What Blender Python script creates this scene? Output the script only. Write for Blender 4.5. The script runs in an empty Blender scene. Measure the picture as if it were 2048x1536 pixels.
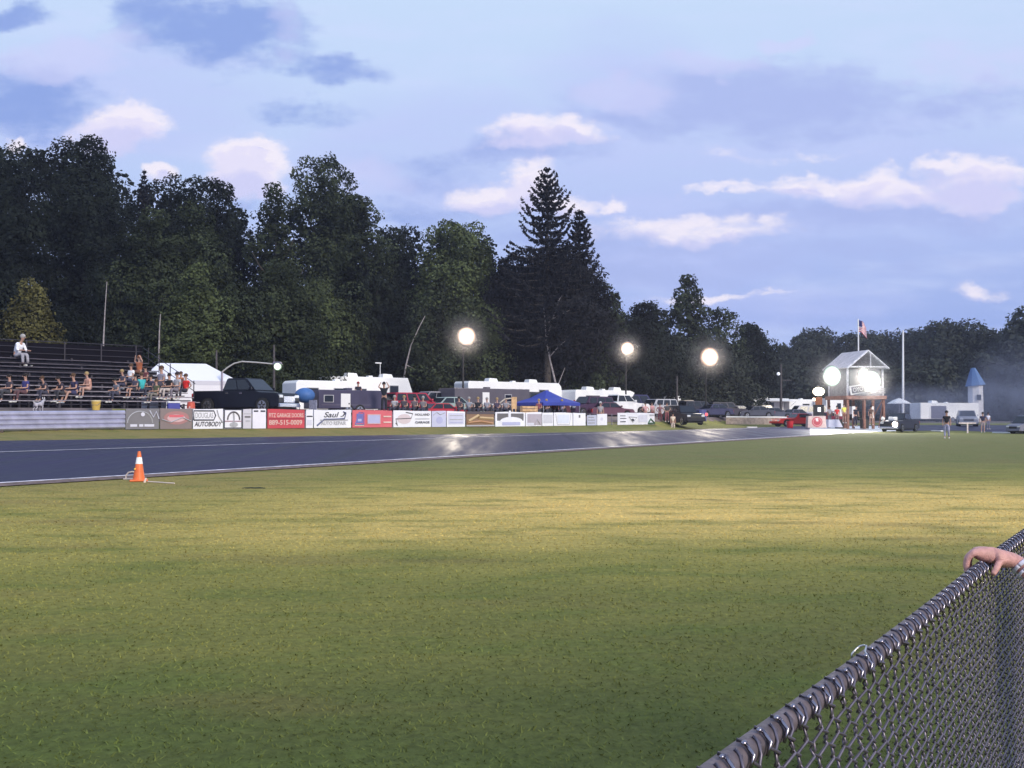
EXPO = 0.1; SKYS = 1.0; SUN_EL = 26.0; SUN_AZ = 142.0; SUN_E = 2.7
HALO_D = 0.09; TOWER_ES = 25.0; TOWER_W = 3500.0; LAMP_ES = 25.0; LAMP_W = 3500.0
SMOKE_D = 0.04; HAZE_D = 0.0004
import bpy, bmesh, math, random
import numpy as np
from mathutils import Vector, Matrix
from bisect import bisect_right
R = math.radians
random.seed(7); rng = np.random.default_rng(7)
C = bpy.context.scene.collection
FO = 2000.0; TH = math.atan(67/2000); CT, ST = math.cos(TH), math.sin(TH)
CAMZ = 1.5

def at(px, py, d):
    v = 768-py; y = FO*CT-v*ST; z = FO*ST+v*CT
    return Vector(((px-1024)*d/y, d, CAMZ+z*d/y))

# ------------------------------------------------------------------ materials
MATS = {}
def mat(name, col, rough=0.6, metal=0.0, emit=None, es=0.0, noise=0.0, nscale=5.0, spec=0.5, bump=0.0, bscale=20.0, trans=0.0):
    if name in MATS: return MATS[name]
    m = bpy.data.materials.new(name); m.use_nodes = True
    nt = m.node_tree; b = nt.nodes['Principled BSDF']
    b.inputs['Base Color'].default_value = (*col, 1)
    b.inputs['Roughness'].default_value = rough
    b.inputs['Metallic'].default_value = metal
    b.inputs['Specular IOR Level'].default_value = spec
    if trans: b.inputs['Transmission Weight'].default_value = trans
    if emit:
        b.inputs['Emission Color'].default_value = (*emit, 1); b.inputs['Emission Strength'].default_value = es
    tc = nt.nodes.new('ShaderNodeTexCoord')
    if noise:
        n = nt.nodes.new('ShaderNodeTexNoise'); n.inputs['Scale'].default_value = nscale; n.inputs['Detail'].default_value = 5
        nt.links.new(tc.outputs['Object'], n.inputs['Vector'])
        mr = nt.nodes.new('ShaderNodeMapRange')
        mr.inputs['From Min'].default_value = 0.3; mr.inputs['From Max'].default_value = 0.7
        mr.inputs['To Min'].default_value = 1-noise; mr.inputs['To Max'].default_value = 1+noise
        nt.links.new(n.outputs['Fac'], mr.inputs['Value'])
        vm = nt.nodes.new('ShaderNodeVectorMath'); vm.operation = 'SCALE'
        vm.inputs[0].default_value = col
        nt.links.new(mr.outputs[0], vm.inputs['Scale']); nt.links.new(vm.outputs[0], b.inputs['Base Color'])
    if bump:
        n = nt.nodes.new('ShaderNodeTexNoise'); n.inputs['Scale'].default_value = bscale; n.inputs['Detail'].default_value = 6
        nt.links.new(tc.outputs['Object'], n.inputs['Vector'])
        bp = nt.nodes.new('ShaderNodeBump'); bp.inputs['Strength'].default_value = bump; bp.inputs['Distance'].default_value = 0.02
        nt.links.new(n.outputs['Fac'], bp.inputs['Height']); nt.links.new(bp.outputs[0], b.inputs['Normal'])
    MATS[name] = m
    return m

def cmat(kind, col):
    key = kind+'_%02x%02x%02x' % tuple(int(c*255) for c in col)
    if kind == 'paint': return mat(key, col, 0.38, 0.0, noise=0.10, nscale=1.5, spec=.3)
    if kind == 'cloth': return mat(key, col, 0.95, noise=0.25, nscale=9)
    if kind == 'skin': return mat(key, col, 0.6, noise=0.12, nscale=14)
    if kind == 'flat': return mat(key, col, 0.7, noise=0.10, nscale=2.5)
    if kind == 'wood': return mat(key, col, 0.8, noise=0.3, nscale=4, bump=0.3)
    if kind == 'metal': return mat(key, col, 0.4, 0.6, noise=0.15, nscale=6)
    if kind == 'vinyl': return mat(key, col, 0.5, noise=0.08, nscale=1.2)

GLASS = mat('dark_glass', (0.01, 0.013, 0.022), 0.12, spec=0.6)
TYRE = mat('tyre_rubber', (0.02, 0.02, 0.022), 0.9)
RIM = mat('rim_alloy', (0.55, 0.56, 0.6), 0.25, 0.9)
BLACKP = mat('black_plastic', (0.02, 0.02, 0.022), 0.6)
CHROME = mat('chrome', (0.75, 0.75, 0.8), 0.15, 1.0)
HEADL = mat('headlight_lens', (0.8, 0.82, 0.85), 0.15, 0.3)
TAILL = mat('tail_light_lens', (0.45, 0.02, 0.02), 0.25)
WHITE = mat('white_paint', (0.85, 0.84, 0.86), 0.45, noise=0.06, nscale=1.0)
RVW = mat('trailer_white', (0.86, 0.86, 0.88), 0.4, noise=0.05, nscale=0.8)
GALV = mat('galvanised_steel', (0.30, 0.27, 0.33), 0.38, 0.75, noise=0.3, nscale=30)

# ------------------------------------------------------------------ mesh helpers
def obj(name, bm, m, parent=None, smooth=False):
    me = bpy.data.meshes.new(name); bm.normal_update(); bm.to_mesh(me); bm.free()
    me.materials.append(m)
    if smooth:
        me.polygons.foreach_set('use_smooth', [True]*len(me.polygons))
    o = bpy.data.objects.new(name, me); C.objects.link(o)
    if parent: o.parent = parent
    return o
def tag(o, label=None, cat=None, group=None, kind=None):
    if label: o['label'] = label
    if cat: o['category'] = cat
    if group: o['group'] = group
    if kind: o['kind'] = kind
    return o
def thing(name, label, cat, loc=(0, 0, 0), rz=0, group=None):
    o = bpy.data.objects.new(name, None); C.objects.link(o)
    o.location = loc; o.rotation_euler = (0, 0, rz); o.empty_display_size = 0.2
    return tag(o, label, cat, group)
def box(bm, x0, x1, y0, y1, z0, z1, M=None, bev=0.0):
    r = bmesh.ops.create_cube(bm, size=1)
    vs = r['verts']
    bmesh.ops.scale(bm, vec=(x1-x0, y1-y0, z1-z0), verts=vs)
    bmesh.ops.translate(bm, vec=((x0+x1)/2, (y0+y1)/2, (z0+z1)/2), verts=vs)
    if bev:
        es = list({e for v in vs for e in v.link_edges})
        g = bmesh.ops.bevel(bm, geom=es, offset=bev, segments=2, affect='EDGES', profile=0.5)
        vs = list({v for f in g['faces'] for v in f.verts} | {v for v in vs if v.is_valid})
    if M is not None: bmesh.ops.transform(bm, matrix=M, verts=vs)
    return bm
def prism(bm, prof, y0, y1, inset=0.0, axis='Y', bev=0.0):
    """profile of (x,z) extruded along y; inset narrows the top points"""
    zs = [p[1] for p in prof]; zt = max(zs); zb = min(zs)
    def yy(y, z): return y*(1-inset*(z-zb)/max(zt-zb, 1e-6))
    a = [bm.verts.new((x, yy(y0, z), z)) for x, z in prof]
    b = [bm.verts.new((x, yy(y1, z), z)) for x, z in prof]
    n = len(prof)
    fs = [bm.faces.new(a), bm.faces.new(b[::-1])]
    for i in range(n):
        fs.append(bm.faces.new((a[i], b[i], b[(i+1) % n], a[(i+1) % n])))
    bmesh.ops.recalc_face_normals(bm, faces=fs)
    if bev:
        es = list({e for f in fs for e in f.edges})
        bmesh.ops.bevel(bm, geom=es, offset=bev, segments=2, affect='EDGES', profile=0.6)
    return bm
def panel(bm, pts, t=0.02):
    """thin slab on four points, thickened both ways along its normal"""
    p = [Vector(q) for q in pts]
    n = (p[1]-p[0]).cross(p[-1]-p[0]).normalized()*t
    a = [bm.verts.new(q+n) for q in p]; b = [bm.verts.new(q-n) for q in p]
    k = len(p)
    bm.faces.new(a); bm.faces.new(b[::-1])
    for i in range(k): bm.faces.new((a[i], b[i], b[(i+1) % k], a[(i+1) % k]))
    return bm
def tube(bm, pts, r, sides=6, cap=True):
    pts = [Vector(p) for p in pts]; n = len(pts)
    rs = r if isinstance(r, (list, tuple)) else [r]*n
    rings = []
    ref = None
    for i in range(n):
        t = (pts[min(i+1, n-1)]-pts[max(i-1, 0)])
        if t.length < 1e-9: t = Vector((0, 0, 1))
        t.normalize()
        if ref is None:
            ref = Vector((0, 0, 1)) if abs(t.z) < 0.9 else Vector((1, 0, 0))
        u = (ref-t*ref.dot(t))
        if u.length < 1e-5: u = t.orthogonal()
        u.normalize(); ref = u; w = t.cross(u)
        rings.append([bm.verts.new(pts[i]+(u*math.cos(2*math.pi*k/sides)+w*math.sin(2*math.pi*k/sides))*rs[i]) for k in range(sides)])
    for i in range(n-1):
        for k in range(sides):
            bm.faces.new((rings[i][k], rings[i][(k+1) % sides], rings[i+1][(k+1) % sides], rings[i+1][k]))
    if cap:
        bm.faces.new(rings[0][::-1]); bm.faces.new(rings[-1])
    return bm
def cyl(bm, p0, p1, r0, r1=None, sides=16):
    return tube(bm, [p0, p1], [r0, r0 if r1 is None else r1], sides)
def ball(bm, c, r, sub=2, sc=(1, 1, 1)):
    g = bmesh.ops.create_icosphere(bm, subdivisions=sub, radius=r)
    bmesh.ops.scale(bm, vec=sc, verts=g['verts']); bmesh.ops.translate(bm, vec=c, verts=g['verts'])
    return bm
def B(): return bmesh.new()
def raw_mesh(name, verts, faces, m, parent=None):
    me = bpy.data.meshes.new(name); me.from_pydata(verts, [], faces); me.materials.append(m); me.update()
    o = bpy.data.objects.new(name, me); C.objects.link(o)
    if parent: o.parent = parent
    return o
def quads_mesh(name, Q, m, parent=None):
    """Q: (n,4,3) array of loose quads"""
    n = len(Q); me = bpy.data.meshes.new(name)
    me.vertices.add(n*4); me.vertices.foreach_set('co', Q.reshape(-1).astype(np.float32))
    me.loops.add(n*4); me.loops.foreach_set('vertex_index', np.arange(n*4, dtype=np.int32))
    me.polygons.add(n); me.polygons.foreach_set('loop_start', np.arange(0, n*4, 4, dtype=np.int32))
    me.update(calc_edges=True); me.materials.append(m)
    o = bpy.data.objects.new(name, me); C.objects.link(o)
    if parent: o.parent = parent
    return o
def copy_tree(o, parent=None):
    c = o.copy(); C.objects.link(c)
    if parent is not None:
        c.parent = parent
    for ch in list(o.children): copy_tree(ch, c)
    return c

# ------------------------------------------------------------------ terrain rows (depth and height along bearings)
def lin(tab):
    xs = [t[0] for t in tab]
    def f(x):
        i = max(0, min(len(xs)-2, bisect_right(xs, x)-1))
        k = (x-xs[i])/(xs[i+1]-xs[i]); k = max(-0.0, min(1.0, k)) if (x < xs[0] or x > xs[-1]) else k
        return [tab[i][j]+(tab[i+1][j]-tab[i][j])*k for j in range(1, len(tab[i]))]
    return f
def inv(tab): return [(p, 1/d, y) for p, d, y in tab]
def line_pts(c, tan, pxs, y0, sl): return [(p, c/(tan-(p-1024)/2000), y0+sl*p) for p in pxs]
ROWN = lin(inv(line_pts(24.46, .645, (-9000, 0, 1614), 970, -.0607)+[(1700, 82, 866.5), (1790, 92, 862.5), (1900, 98, 861), (2048, 88, 866), (2600, 70, 873), (5000, 45, 894)]))
ROWC = lin(inv(line_pts(35.1, .65, (-9000, 0, 1614), 905, -.0318)+[(1700, 105, 853), (1790, 110, 852.5), (2048, 112, 853), (5000, 120, 853)]))
ROWF = lin(inv(line_pts(45.4, .65, (-9000, 0, 250), 882, -.0148)+[(1100, 71, 865.7), (1270, 82, 862.3), (1500, 100, 855.5), (1614, 110, 852), (1790, 118, 850), (2048, 122, 850.5), (5000, 130, 850)]))
ROWB = lin(inv([(-9000, 11, 960), (-1500, 29.3, 881), (-300, 40, 869), (0, 44, 866), (250, 48, 861), (540, 54, 859), (820, 62, 856), (980, 68, 855), (1170, 78, 852.5), (1310, 90, 850), (1500, 115, 847), (1614, 125, 846.5), (1800, 130, 846), (2048, 135, 846), (5000, 150, 846)]))
LOTH = lin([(-9000, 1.95), (400, 1.95), (560, 1.6), (1350, 1.55), (1500, 1.45), (1614, 1.0), (1750, .8), (5000, .8)])
def row(rowf, px):
    q, py = rowf(px); d = 1/q
    return d, at(px, py, d).z
def height(X, Y):
    if Y < 2: return 0.0
    px = 1024+FO*X/Y
    px = max(-8900, min(4900, px))
    dn, hn = row(ROWN, px)
    if Y <= dn:
        k = max(0.0, min(1.0, (Y-min(8, dn*.5))/(dn-min(8, dn*.5)))); return hn*k*k*(3-2*k)
    seq = [(dn, hn), row(ROWC, px), row(ROWF, px), row(ROWB, px)]
    seq.append((seq[-1][0]+3.2, LOTH(px)[0])); seq.append((seq[-1][0]+160, LOTH(px)[0]+.5))
    for i in range(len(seq)-1):
        if Y <= seq[i+1][0]:
            k = (Y-seq[i][0])/max(1e-6, seq[i+1][0]-seq[i][0])
            return seq[i][1]+(seq[i+1][1]-seq[i][1])*k
    return seq[-1][1]
def gp(px, d, dz=0):
    X = (px-1024)*d/2001.9
    return Vector((X, d, height(X, d)+dz))
def rp(rowf, px, dz=0):
    q, py = rowf(px); v = at(px, py, 1/q); v.z += dz
    return v

# ------------------------------------------------------------------ ground material
def grass_material(name, blades=False):
    m = bpy.data.materials.new(name); m.use_nodes = True
    nt = m.node_tree; N = nt.nodes; Lk = nt.links; b = N['Principled BSDF']
    b.inputs['Roughness'].default_value = 0.9; b.inputs['Specular IOR Level'].default_value = 0.15
    geo = N.new('ShaderNodeNewGeometry')
    def noise(sc, stretch=(1, 1, 1), det=5, rough=0.6):
        mp = N.new('ShaderNodeMapping'); mp.inputs['Scale'].default_value = stretch
        mp.inputs['Rotation'].default_value = (0, 0, R(-12))
        Lk.new(geo.outputs['Position'], mp.inputs['Vector'])
        n = N.new('ShaderNodeTexNoise'); n.inputs['Scale'].default_value = sc; n.inputs['Detail'].default_value = det
        n.inputs['Roughness'].default_value = rough
        Lk.new(mp.outputs[0], n.inputs['Vector']); return n.outputs['Fac']
    def mrange(v, a, c, t0=0., t1=1., smooth=True):
        r = N.new('ShaderNodeMapRange'); r.interpolation_type = 'SMOOTHSTEP' if smooth else 'LINEAR'
        for k, x in zip(('From Min', 'From Max', 'To Min', 'To Max'), (a, c, t0, t1)): r.inputs[k].default_value = x
        Lk.new(v, r.inputs['Value']); return r.outputs[0]
    def mth(op, a, c):
        r = N.new('ShaderNodeMath'); r.operation = op
        for i, x in enumerate((a, c)):
            if isinstance(x, (int, float)): r.inputs[i].default_value = x
            else: Lk.new(x, r.inputs[i])
        return r.outputs[0]
    def mix(f, a, c):
        r = N.new('ShaderNodeMix'); r.data_type = 'RGBA'
        if isinstance(f, (int, float)): r.inputs[0].default_value = f
        else: Lk.new(f, r.inputs[0])
        for s, x in ((6, a), (7, c)):
            if isinstance(x, tuple): r.inputs[s].default_value = (*x, 1)
            else: Lk.new(x, r.inputs[s])
        return r.outputs[2]
    sp = N.new('ShaderNodeSeparateXYZ'); Lk.new(geo.outputs['Position'], sp.inputs[0])
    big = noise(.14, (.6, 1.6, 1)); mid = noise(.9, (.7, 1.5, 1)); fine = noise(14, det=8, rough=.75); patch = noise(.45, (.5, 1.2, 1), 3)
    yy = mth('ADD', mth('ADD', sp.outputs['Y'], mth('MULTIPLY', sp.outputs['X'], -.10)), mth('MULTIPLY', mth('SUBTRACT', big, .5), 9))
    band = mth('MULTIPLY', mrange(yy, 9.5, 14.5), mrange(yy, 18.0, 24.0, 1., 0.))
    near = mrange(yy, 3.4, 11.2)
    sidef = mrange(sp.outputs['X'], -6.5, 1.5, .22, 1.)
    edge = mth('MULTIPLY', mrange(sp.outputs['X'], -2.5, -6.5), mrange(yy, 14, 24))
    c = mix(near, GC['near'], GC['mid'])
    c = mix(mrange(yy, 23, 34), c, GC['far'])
    c = mix(mth('MULTIPLY', mth('MULTIPLY', band, sidef), mrange(patch, .25, .6, .65, 1.)), c, GC['band_yellow'])
    c = mix(mth('MULTIPLY', edge, .55), c, GC['dryedge'])
    c = mix(mrange(mid, .45, .7, 0., .6), c, GC['lush'])
    c = mix(mrange(patch, .52, .72, 0., .5), c, GC['brown'])
    v = N.new('ShaderNodeVectorMath'); v.operation = 'SCALE'; Lk.new(c, v.inputs[0])
    f = mrange(fine, .3, .7, .62, 1.35, False)
    if blades:
        oi = N.new('ShaderNodeNewGeometry'); f = mth('MULTIPLY', f, mrange(oi.outputs['Random Per Island'], 0, 1, 1.0, 1.28, False))
    Lk.new(f, v.inputs['Scale']); Lk.new(v.outputs[0], b.inputs['Base Color'])
    if not blades:
        bp = N.new('ShaderNodeBump'); bp.inputs['Strength'].default_value = .55; bp.inputs['Distance'].default_value = .06
        Lk.new(mth('ADD', fine, mth('MULTIPLY', noise(2.2, det=4), 1.2)), bp.inputs['Height']); Lk.new(bp.outputs[0], b.inputs['Normal'])
    return m
GC = dict(near=(.084, .108, .030), mid=(.275, .255, .065), far=(.175, .175, .060), band_yellow=(.74, .53, .17), dryedge=(.32, .24, .09), lush=(.115, .155, .034), brown=(.20, .155, .06))  # darkest near, paler in the middle, brightest in the yellow band across
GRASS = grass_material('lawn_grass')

def build_ground():
    xs = list(np.concatenate([np.arange(-600, -90, 30), np.arange(-90, 160, 1.25), np.arange(160, 900, 30)]))
    ys = list(np.concatenate([np.arange(-60, 0, 6), np.arange(0, 170, 1.0), np.arange(170, 900, 30)]))
    V = []; nx = len(xs)
    for y in ys:
        for x in xs:
            h = height(x, y)
            if y > 2:
                px = max(-8900, min(4900, 1024+FO*x/y))
                dn = 1/ROWN(px)[0]; df = 1/ROWF(px)[0]
                if px > 1700: df = max(df, 0)
                s = min(y-dn, df-y)
                h -= .14*max(0, min(1, s-.9)) if s > .9 else 0
            V.append((x, y, h))
    Fc = [(j*nx+i, j*nx+i+1, (j+1)*nx+i+1, (j+1)*nx+i) for j in range(len(ys)-1) for i in range(nx-1)]
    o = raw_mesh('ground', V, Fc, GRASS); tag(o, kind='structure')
    o.data.polygons.foreach_set('use_smooth', [True]*len(Fc))
build_ground()

def strip(name, rows, pxs, m, dz, kind='structure', sub=1):
    """sheet between successive rows, following the bearings"""
    V = []; 
    for px in pxs:
        P = [rp(r, px, dz) if callable(r) else r for r in rows]
        for i in range(len(P)-1):
            for k in range(sub): V.append(P[i].lerp(P[i+1], k/sub))
        V.append(P[-1])
    nr = (len(rows)-1)*sub+1; Fc = []
    for a in range(len(pxs)-1):
        for k in range(nr-1):
            Fc.append((a*nr+k, (a+1)*nr+k, (a+1)*nr+k+1, a*nr+k+1))
    o = raw_mesh(name, V, Fc, m); o.data.polygons.foreach_set('use_smooth', [True]*len(Fc))
    return tag(o, kind=kind)
def asphalt_material():
    m = bpy.data.materials.new('race_asphalt'); m.use_nodes = True
    nt = m.node_tree; N = nt.nodes; Lk = nt.links; b = N['Principled BSDF']
    geo = N.new('ShaderNodeNewGeometry')
    mp = N.new('ShaderNodeMapping'); mp.inputs['Rotation'].default_value = (0, 0, R(33)); mp.inputs['Scale'].default_value = (1.5, .14, 1)
    Lk.new(geo.outputs['Position'], mp.inputs['Vector'])
    n = N.new('ShaderNodeTexNoise'); n.inputs['Scale'].default_value = .8; n.inputs['Detail'].default_value = 5; Lk.new(mp.outputs[0], n.inputs['Vector'])
    cr = N.new('ShaderNodeValToRGB'); cr.color_ramp.elements[0].position = .3; cr.color_ramp.elements[1].position = .75
    cr.color_ramp.elements[0].color = (.014, .012, .042, 1); cr.color_ramp.elements[1].color = (.034, .030, .080, 1)
    Lk.new(n.outputs['Fac'], cr.inputs[0]); Lk.new(cr.outputs[0], b.inputs['Base Color'])
    rr = N.new('ShaderNodeMapRange'); rr.inputs['From Min'].default_value = .35; rr.inputs['From Max'].default_value = .65; rr.inputs['To Min'].default_value = .42; rr.inputs['To Max'].default_value = .68; b.inputs['Specular IOR Level'].default_value = .28
    Lk.new(n.outputs['Fac'], rr.inputs['Value']); Lk.new(rr.outputs[0], b.inputs['Roughness'])
    n2 = N.new('ShaderNodeTexNoise'); n2.inputs['Scale'].default_value = .55; n2.inputs['Detail'].default_value = 2; Lk.new(geo.outputs['Position'], n2.inputs['Vector'])
    n3 = N.new('ShaderNodeTexNoise'); n3.inputs['Scale'].default_value = 60; Lk.new(geo.outputs['Position'], n3.inputs['Vector'])
    bp = N.new('ShaderNodeBump'); bp.inputs['Strength'].default_value = .25; bp.inputs['Distance'].default_value = .05
    bp2 = N.new('ShaderNodeBump'); bp2.inputs['Strength'].default_value = .2; bp2.inputs['Distance'].default_value = .004
    Lk.new(n2.outputs['Fac'], bp.inputs['Height']); Lk.new(n3.outputs['Fac'], bp2.inputs['Height']); Lk.new(bp.outputs[0], bp2.inputs['Normal'])
    Lk.new(bp2.outputs[0], b.inputs['Normal'])
    return m
ASPH = asphalt_material()
PX = list(range(-2600, 5000, 40))
strip('race_track', [ROWN, ROWC, ROWF], PX, ASPH, .012, sub=6)
LINE = mat('line_paint', (.78, .74, .80), .6, noise=.45, nscale=5)
def painted(name, rowf, px0, px1, w, off=0.0, m=LINE, dz=.02):
    V = []; Fc = []; pxs = np.arange(px0, px1+1, 20)
    for i, px in enumerate(pxs):
        a = rp(rowf, px, dz); t = (rp(rowf, px+8)-rp(rowf, px-8)); t.z = 0; t.normalize(); n = Vector((-t.y, t.x, 0))
        slope = 0.0
        for s in (off, off+w):
            q = a+n*s; q.z = a.z+.03*s/8.6*10*0+ (rp(ROWC, px).z-rp(ROWN, px).z)/9.0*s*(1 if rowf is ROWN else 0)
            V.append(q)
        if i: Fc.append((2*i-2, 2*i, 2*i+1, 2*i-1))
    return tag(raw_mesh(name, V, Fc, m), kind='structure')
painted('edge_line', ROWN, -1400, 1660, .30, .05)
painted('centre_line', ROWC, -1400, 1560, .24, -.12)
DIRT = mat('edge_dirt', (.16, .11, .10), .95, noise=.5, nscale=6)
painted('dirt_verge', ROWN, -1400, 1640, .62, -.62, DIRT, .045)
# start pad: pale concrete, whitened to imitate the tower lamps' reflection
PAD = mat('concrete_lamp_sheen', (.85, .87, .90), .4, noise=.18, nscale=.6)
strip('start_pad', [ROWN, ROWC], list(range(1620, 1801, 10)), PAD, .022, sub=3)
LOT = mat('lot_dirt', (.13, .10, .10), .95, noise=.4, nscale=1.2)
def lotstrip():
    V = []; Fc = []; pxs = list(range(-1500, 2600, 30)); ks = [1.2, 3.3, 10, 40, 100]
    for i, px in enumerate(pxs):
        d = 1/ROWB(px)[0]
        for k in ks: V.append(gp(px, d+k, .02))
    nk = len(ks)
    for i in range(len(pxs)-1):
        for k in range(nk-1): Fc.append((i*nk+k, (i+1)*nk+k, (i+1)*nk+k+1, i*nk+k+1))
    tag(raw_mesh('parking_lot_ground', V, Fc, LOT), kind='structure')
lotstrip()

# ------------------------------------------------------------------ grass blades close to the camera
def blades():
    n = 120000
    d = 2.6+rng.power(1.0, n)*26
    a = rng.uniform(-.60, .62, n)
    X = a*d; Y = d
    hgt = rng.uniform(.006, .015, n)*(1+ (rng.random(n) < .02)*.9)*np.clip((29.5-d)/16, .1, 1); w = rng.uniform(.0022, .0042, n)*(1+d/9)
    ang = rng.uniform(0, 2*np.pi, n); lean = rng.uniform(-.03, .03, (n, 2))
    dx, dy = np.cos(ang)*w, np.sin(ang)*w
    Z = np.array([height(x, y) for x, y in zip(X, Y)])
    Q = np.zeros((n, 4, 3))
    Q[:, 0] = np.stack([X-dx, Y-dy, Z-.004], 1); Q[:, 1] = np.stack([X+dx, Y+dy, Z-.004], 1)
    Q[:, 2] = np.stack([X+dx*.3+lean[:, 0], Y+dy*.3+lean[:, 1], Z+hgt], 1); Q[:, 3] = np.stack([X-dx*.3+lean[:, 0], Y-dy*.3+lean[:, 1], Z+hgt], 1)
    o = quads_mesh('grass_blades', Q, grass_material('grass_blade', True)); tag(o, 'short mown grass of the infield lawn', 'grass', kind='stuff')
blades()
# ------------------------------------------------------------------ camera, sky, light
cam = bpy.data.cameras.new('camera'); camo = bpy.data.objects.new('camera', cam); C.objects.link(camo)
camo.location = (0, 0, CAMZ); camo.rotation_euler = (math.pi/2+TH, 0, 0)
cam.sensor_width = 36; cam.lens = FO/2048*36; cam.clip_end = 5000; cam.clip_start = .05
bpy.context.scene.camera = camo
sc = bpy.context.scene
sc.view_settings.view_transform = 'Standard'; sc.view_settings.look = 'None'; sc.view_settings.exposure = EXPO; sc.view_settings.gamma = 1
sc.view_settings.use_curve_mapping = False

def build_world():
    w = bpy.data.worlds.new('World'); sc.world = w; w.use_nodes = True
    nt = w.node_tree; N = nt.nodes; Lk = nt.links; N.clear()
    out = N.new('ShaderNodeOutputWorld'); bg = N.new('ShaderNodeBackground'); Lk.new(bg.outputs[0], out.inputs[0])
    tc = N.new('ShaderNodeTexCoord')
    def link(x, s):
        if hasattr(x, 'is_output') or isinstance(x, bpy.types.NodeSocket): Lk.new(x, s)
        elif isinstance(x, tuple): s.default_value = x if len(x) == len(s.default_value) else (*x, 1)
        else: s.default_value = x
    def mth(op, *a):
        r = N.new('ShaderNodeMath'); r.operation = op
        for i, x in enumerate(a): link(x, r.inputs[i])
        return r.outputs[0]
    def vm(op, *a):
        r = N.new('ShaderNodeVectorMath'); r.operation = op
        for i, x in enumerate(a): link(x, r.inputs[i])
        return r.outputs['Value'] if op == 'DOT_PRODUCT' else r.outputs[0]
    def mr(v, a, b, c=0., d=1., typ='SMOOTHSTEP'):
        r = N.new('ShaderNodeMapRange'); r.interpolation_type = typ
        for k, x in zip(('Value', 'From Min', 'From Max', 'To Min', 'To Max'), (v, a, b, c, d)): link(x, r.inputs[k])
        return r.outputs[0]
    def mix(f, a, b):
        r = N.new('ShaderNodeMix'); r.data_type = 'RGBA'; link(f, r.inputs[0]); link(a, r.inputs[6]); link(b, r.inputs[7]); return r.outputs[2]
    sp = N.new('ShaderNodeSeparateXYZ'); Lk.new(tc.outputs['Generated'], sp.inputs[0])
    y = mth('MAXIMUM', mth('ABSOLUTE', sp.outputs['Y']), .12)
    a = mth('DIVIDE', sp.outputs['X'], y); e = mth('DIVIDE', sp.outputs['Z'], y)
    cv = N.new('ShaderNodeCombineXYZ'); Lk.new(a, cv.inputs[0]); Lk.new(e, cv.inputs[1])
    P = cv.outputs[0]
    def noise(scale, stretch, det=6, off=(0, 0, 0), rough=.55):
        mp = N.new('ShaderNodeMapping'); mp.inputs['Scale'].default_value = stretch; mp.inputs['Location'].default_value = off
        Lk.new(P, mp.inputs['Vector'])
        n = N.new('ShaderNodeTexNoise'); n.inputs['Scale'].default_value = scale; n.inputs['Detail'].default_value = det; n.inputs['Roughness'].default_value = rough
        Lk.new(mp.outputs[0], n.inputs['Vector']); return n
    n1 = noise(9, (1, 1.5, 1)); n2 = noise(34, (1, 1.3, 1), 5, (3, 1, 0))
    w1 = vm('SCALE', vm('SUBTRACT', n1.outputs['Color'], (.5, .5, .5)), (0, 0, 0)); N[w1.node.name].inputs['Scale'].default_value = .055
    w2 = vm('SCALE', vm('SUBTRACT', n2.outputs['Color'], (.5, .5, .5)), (0, 0, 0)); N[w2.node.name].inputs['Scale'].default_value = .026
    PW = vm('ADD', P, vm('ADD', w1, w2))
    PS = vm('ADD', P, w1)
    def blobs(lst, pos):
        cur = None
        for px, py, rx, ry, amp in lst:
            cx, cy = (px-1024)/2000, (835-py)/2000
            d = vm('MULTIPLY', vm('SUBTRACT', pos, (cx, cy, 0)), (2000/rx, 2000/ry, 0))
            v = mth('MULTIPLY_ADD', vm('DOT_PRODUCT', d, d), -amp, amp)
            cur = v if cur is None else mth('MAXIMUM', cur, v)
        return cur
    tex = noise(22, (1, 2.2, 1), 8, (1, 2, 0), .6).outputs['Fac']
    wisp = noise(6, (1, 4.5, 1), 7, (5, 2, 0), .6).outputs['Fac']
    # clear sky: Nishita for the low sun blended with the pale dusk gradient
    sky = N.new('ShaderNodeTexSky'); sky.sky_type = 'NISHITA'; sky.sun_disc = False
    sky.sun_elevation = R(SUN_EL); sky.sun_rotation = R(SUN_AZ); sky.air_density = 1.2; sky.dust_density = 1.5; sky.ozone_density = 2
    skys = vm('SCALE', sky.outputs[0], (0, 0, 0)); N[skys.node.name].inputs['Scale'].default_value = .08
    rampv = mr(sp.outputs['Z'], 0, .5, 0, 1, 'LINEAR')
    cr = N.new('ShaderNodeValToRGB'); Lk.new(rampv, cr.inputs[0])
    el = cr.color_ramp.elements; el[0].position = 0.0; el[0].color = (.36, .48, .86, 1); el[1].position = 1; el[1].color = (.52, .68, .98, 1)
    for p, c in ((.16, (.33, .44, .86, 1)), (.32, (.44, .54, .92, 1)), (.52, (.56, .68, .97, 1)), (.78, (.60, .75, .99, 1))):
        x = el.new(p); x.color = c
    col = mix(.88, skys, cr.outputs[0])
    # thin lavender veil
    col = mix(mr(wisp, .42, .72, 0, .5), col, (.60, .68, .95))
    veil = blobs([(1500, 330, 800, 200, 1), (1350, 520, 330, 80, 1), (250, 200, 420, 160, .9), (900, 300, 420, 160, .9), (1500, 620, 420, 60, .7), (1250, 200, 260, 200, .8)], PS)
    col = mix(mth('MULTIPLY', mr(veil, 0, .8, 0, .5), mr(wisp, .3, .6, .55, 1.)), col, (.47, .53, .89))
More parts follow.
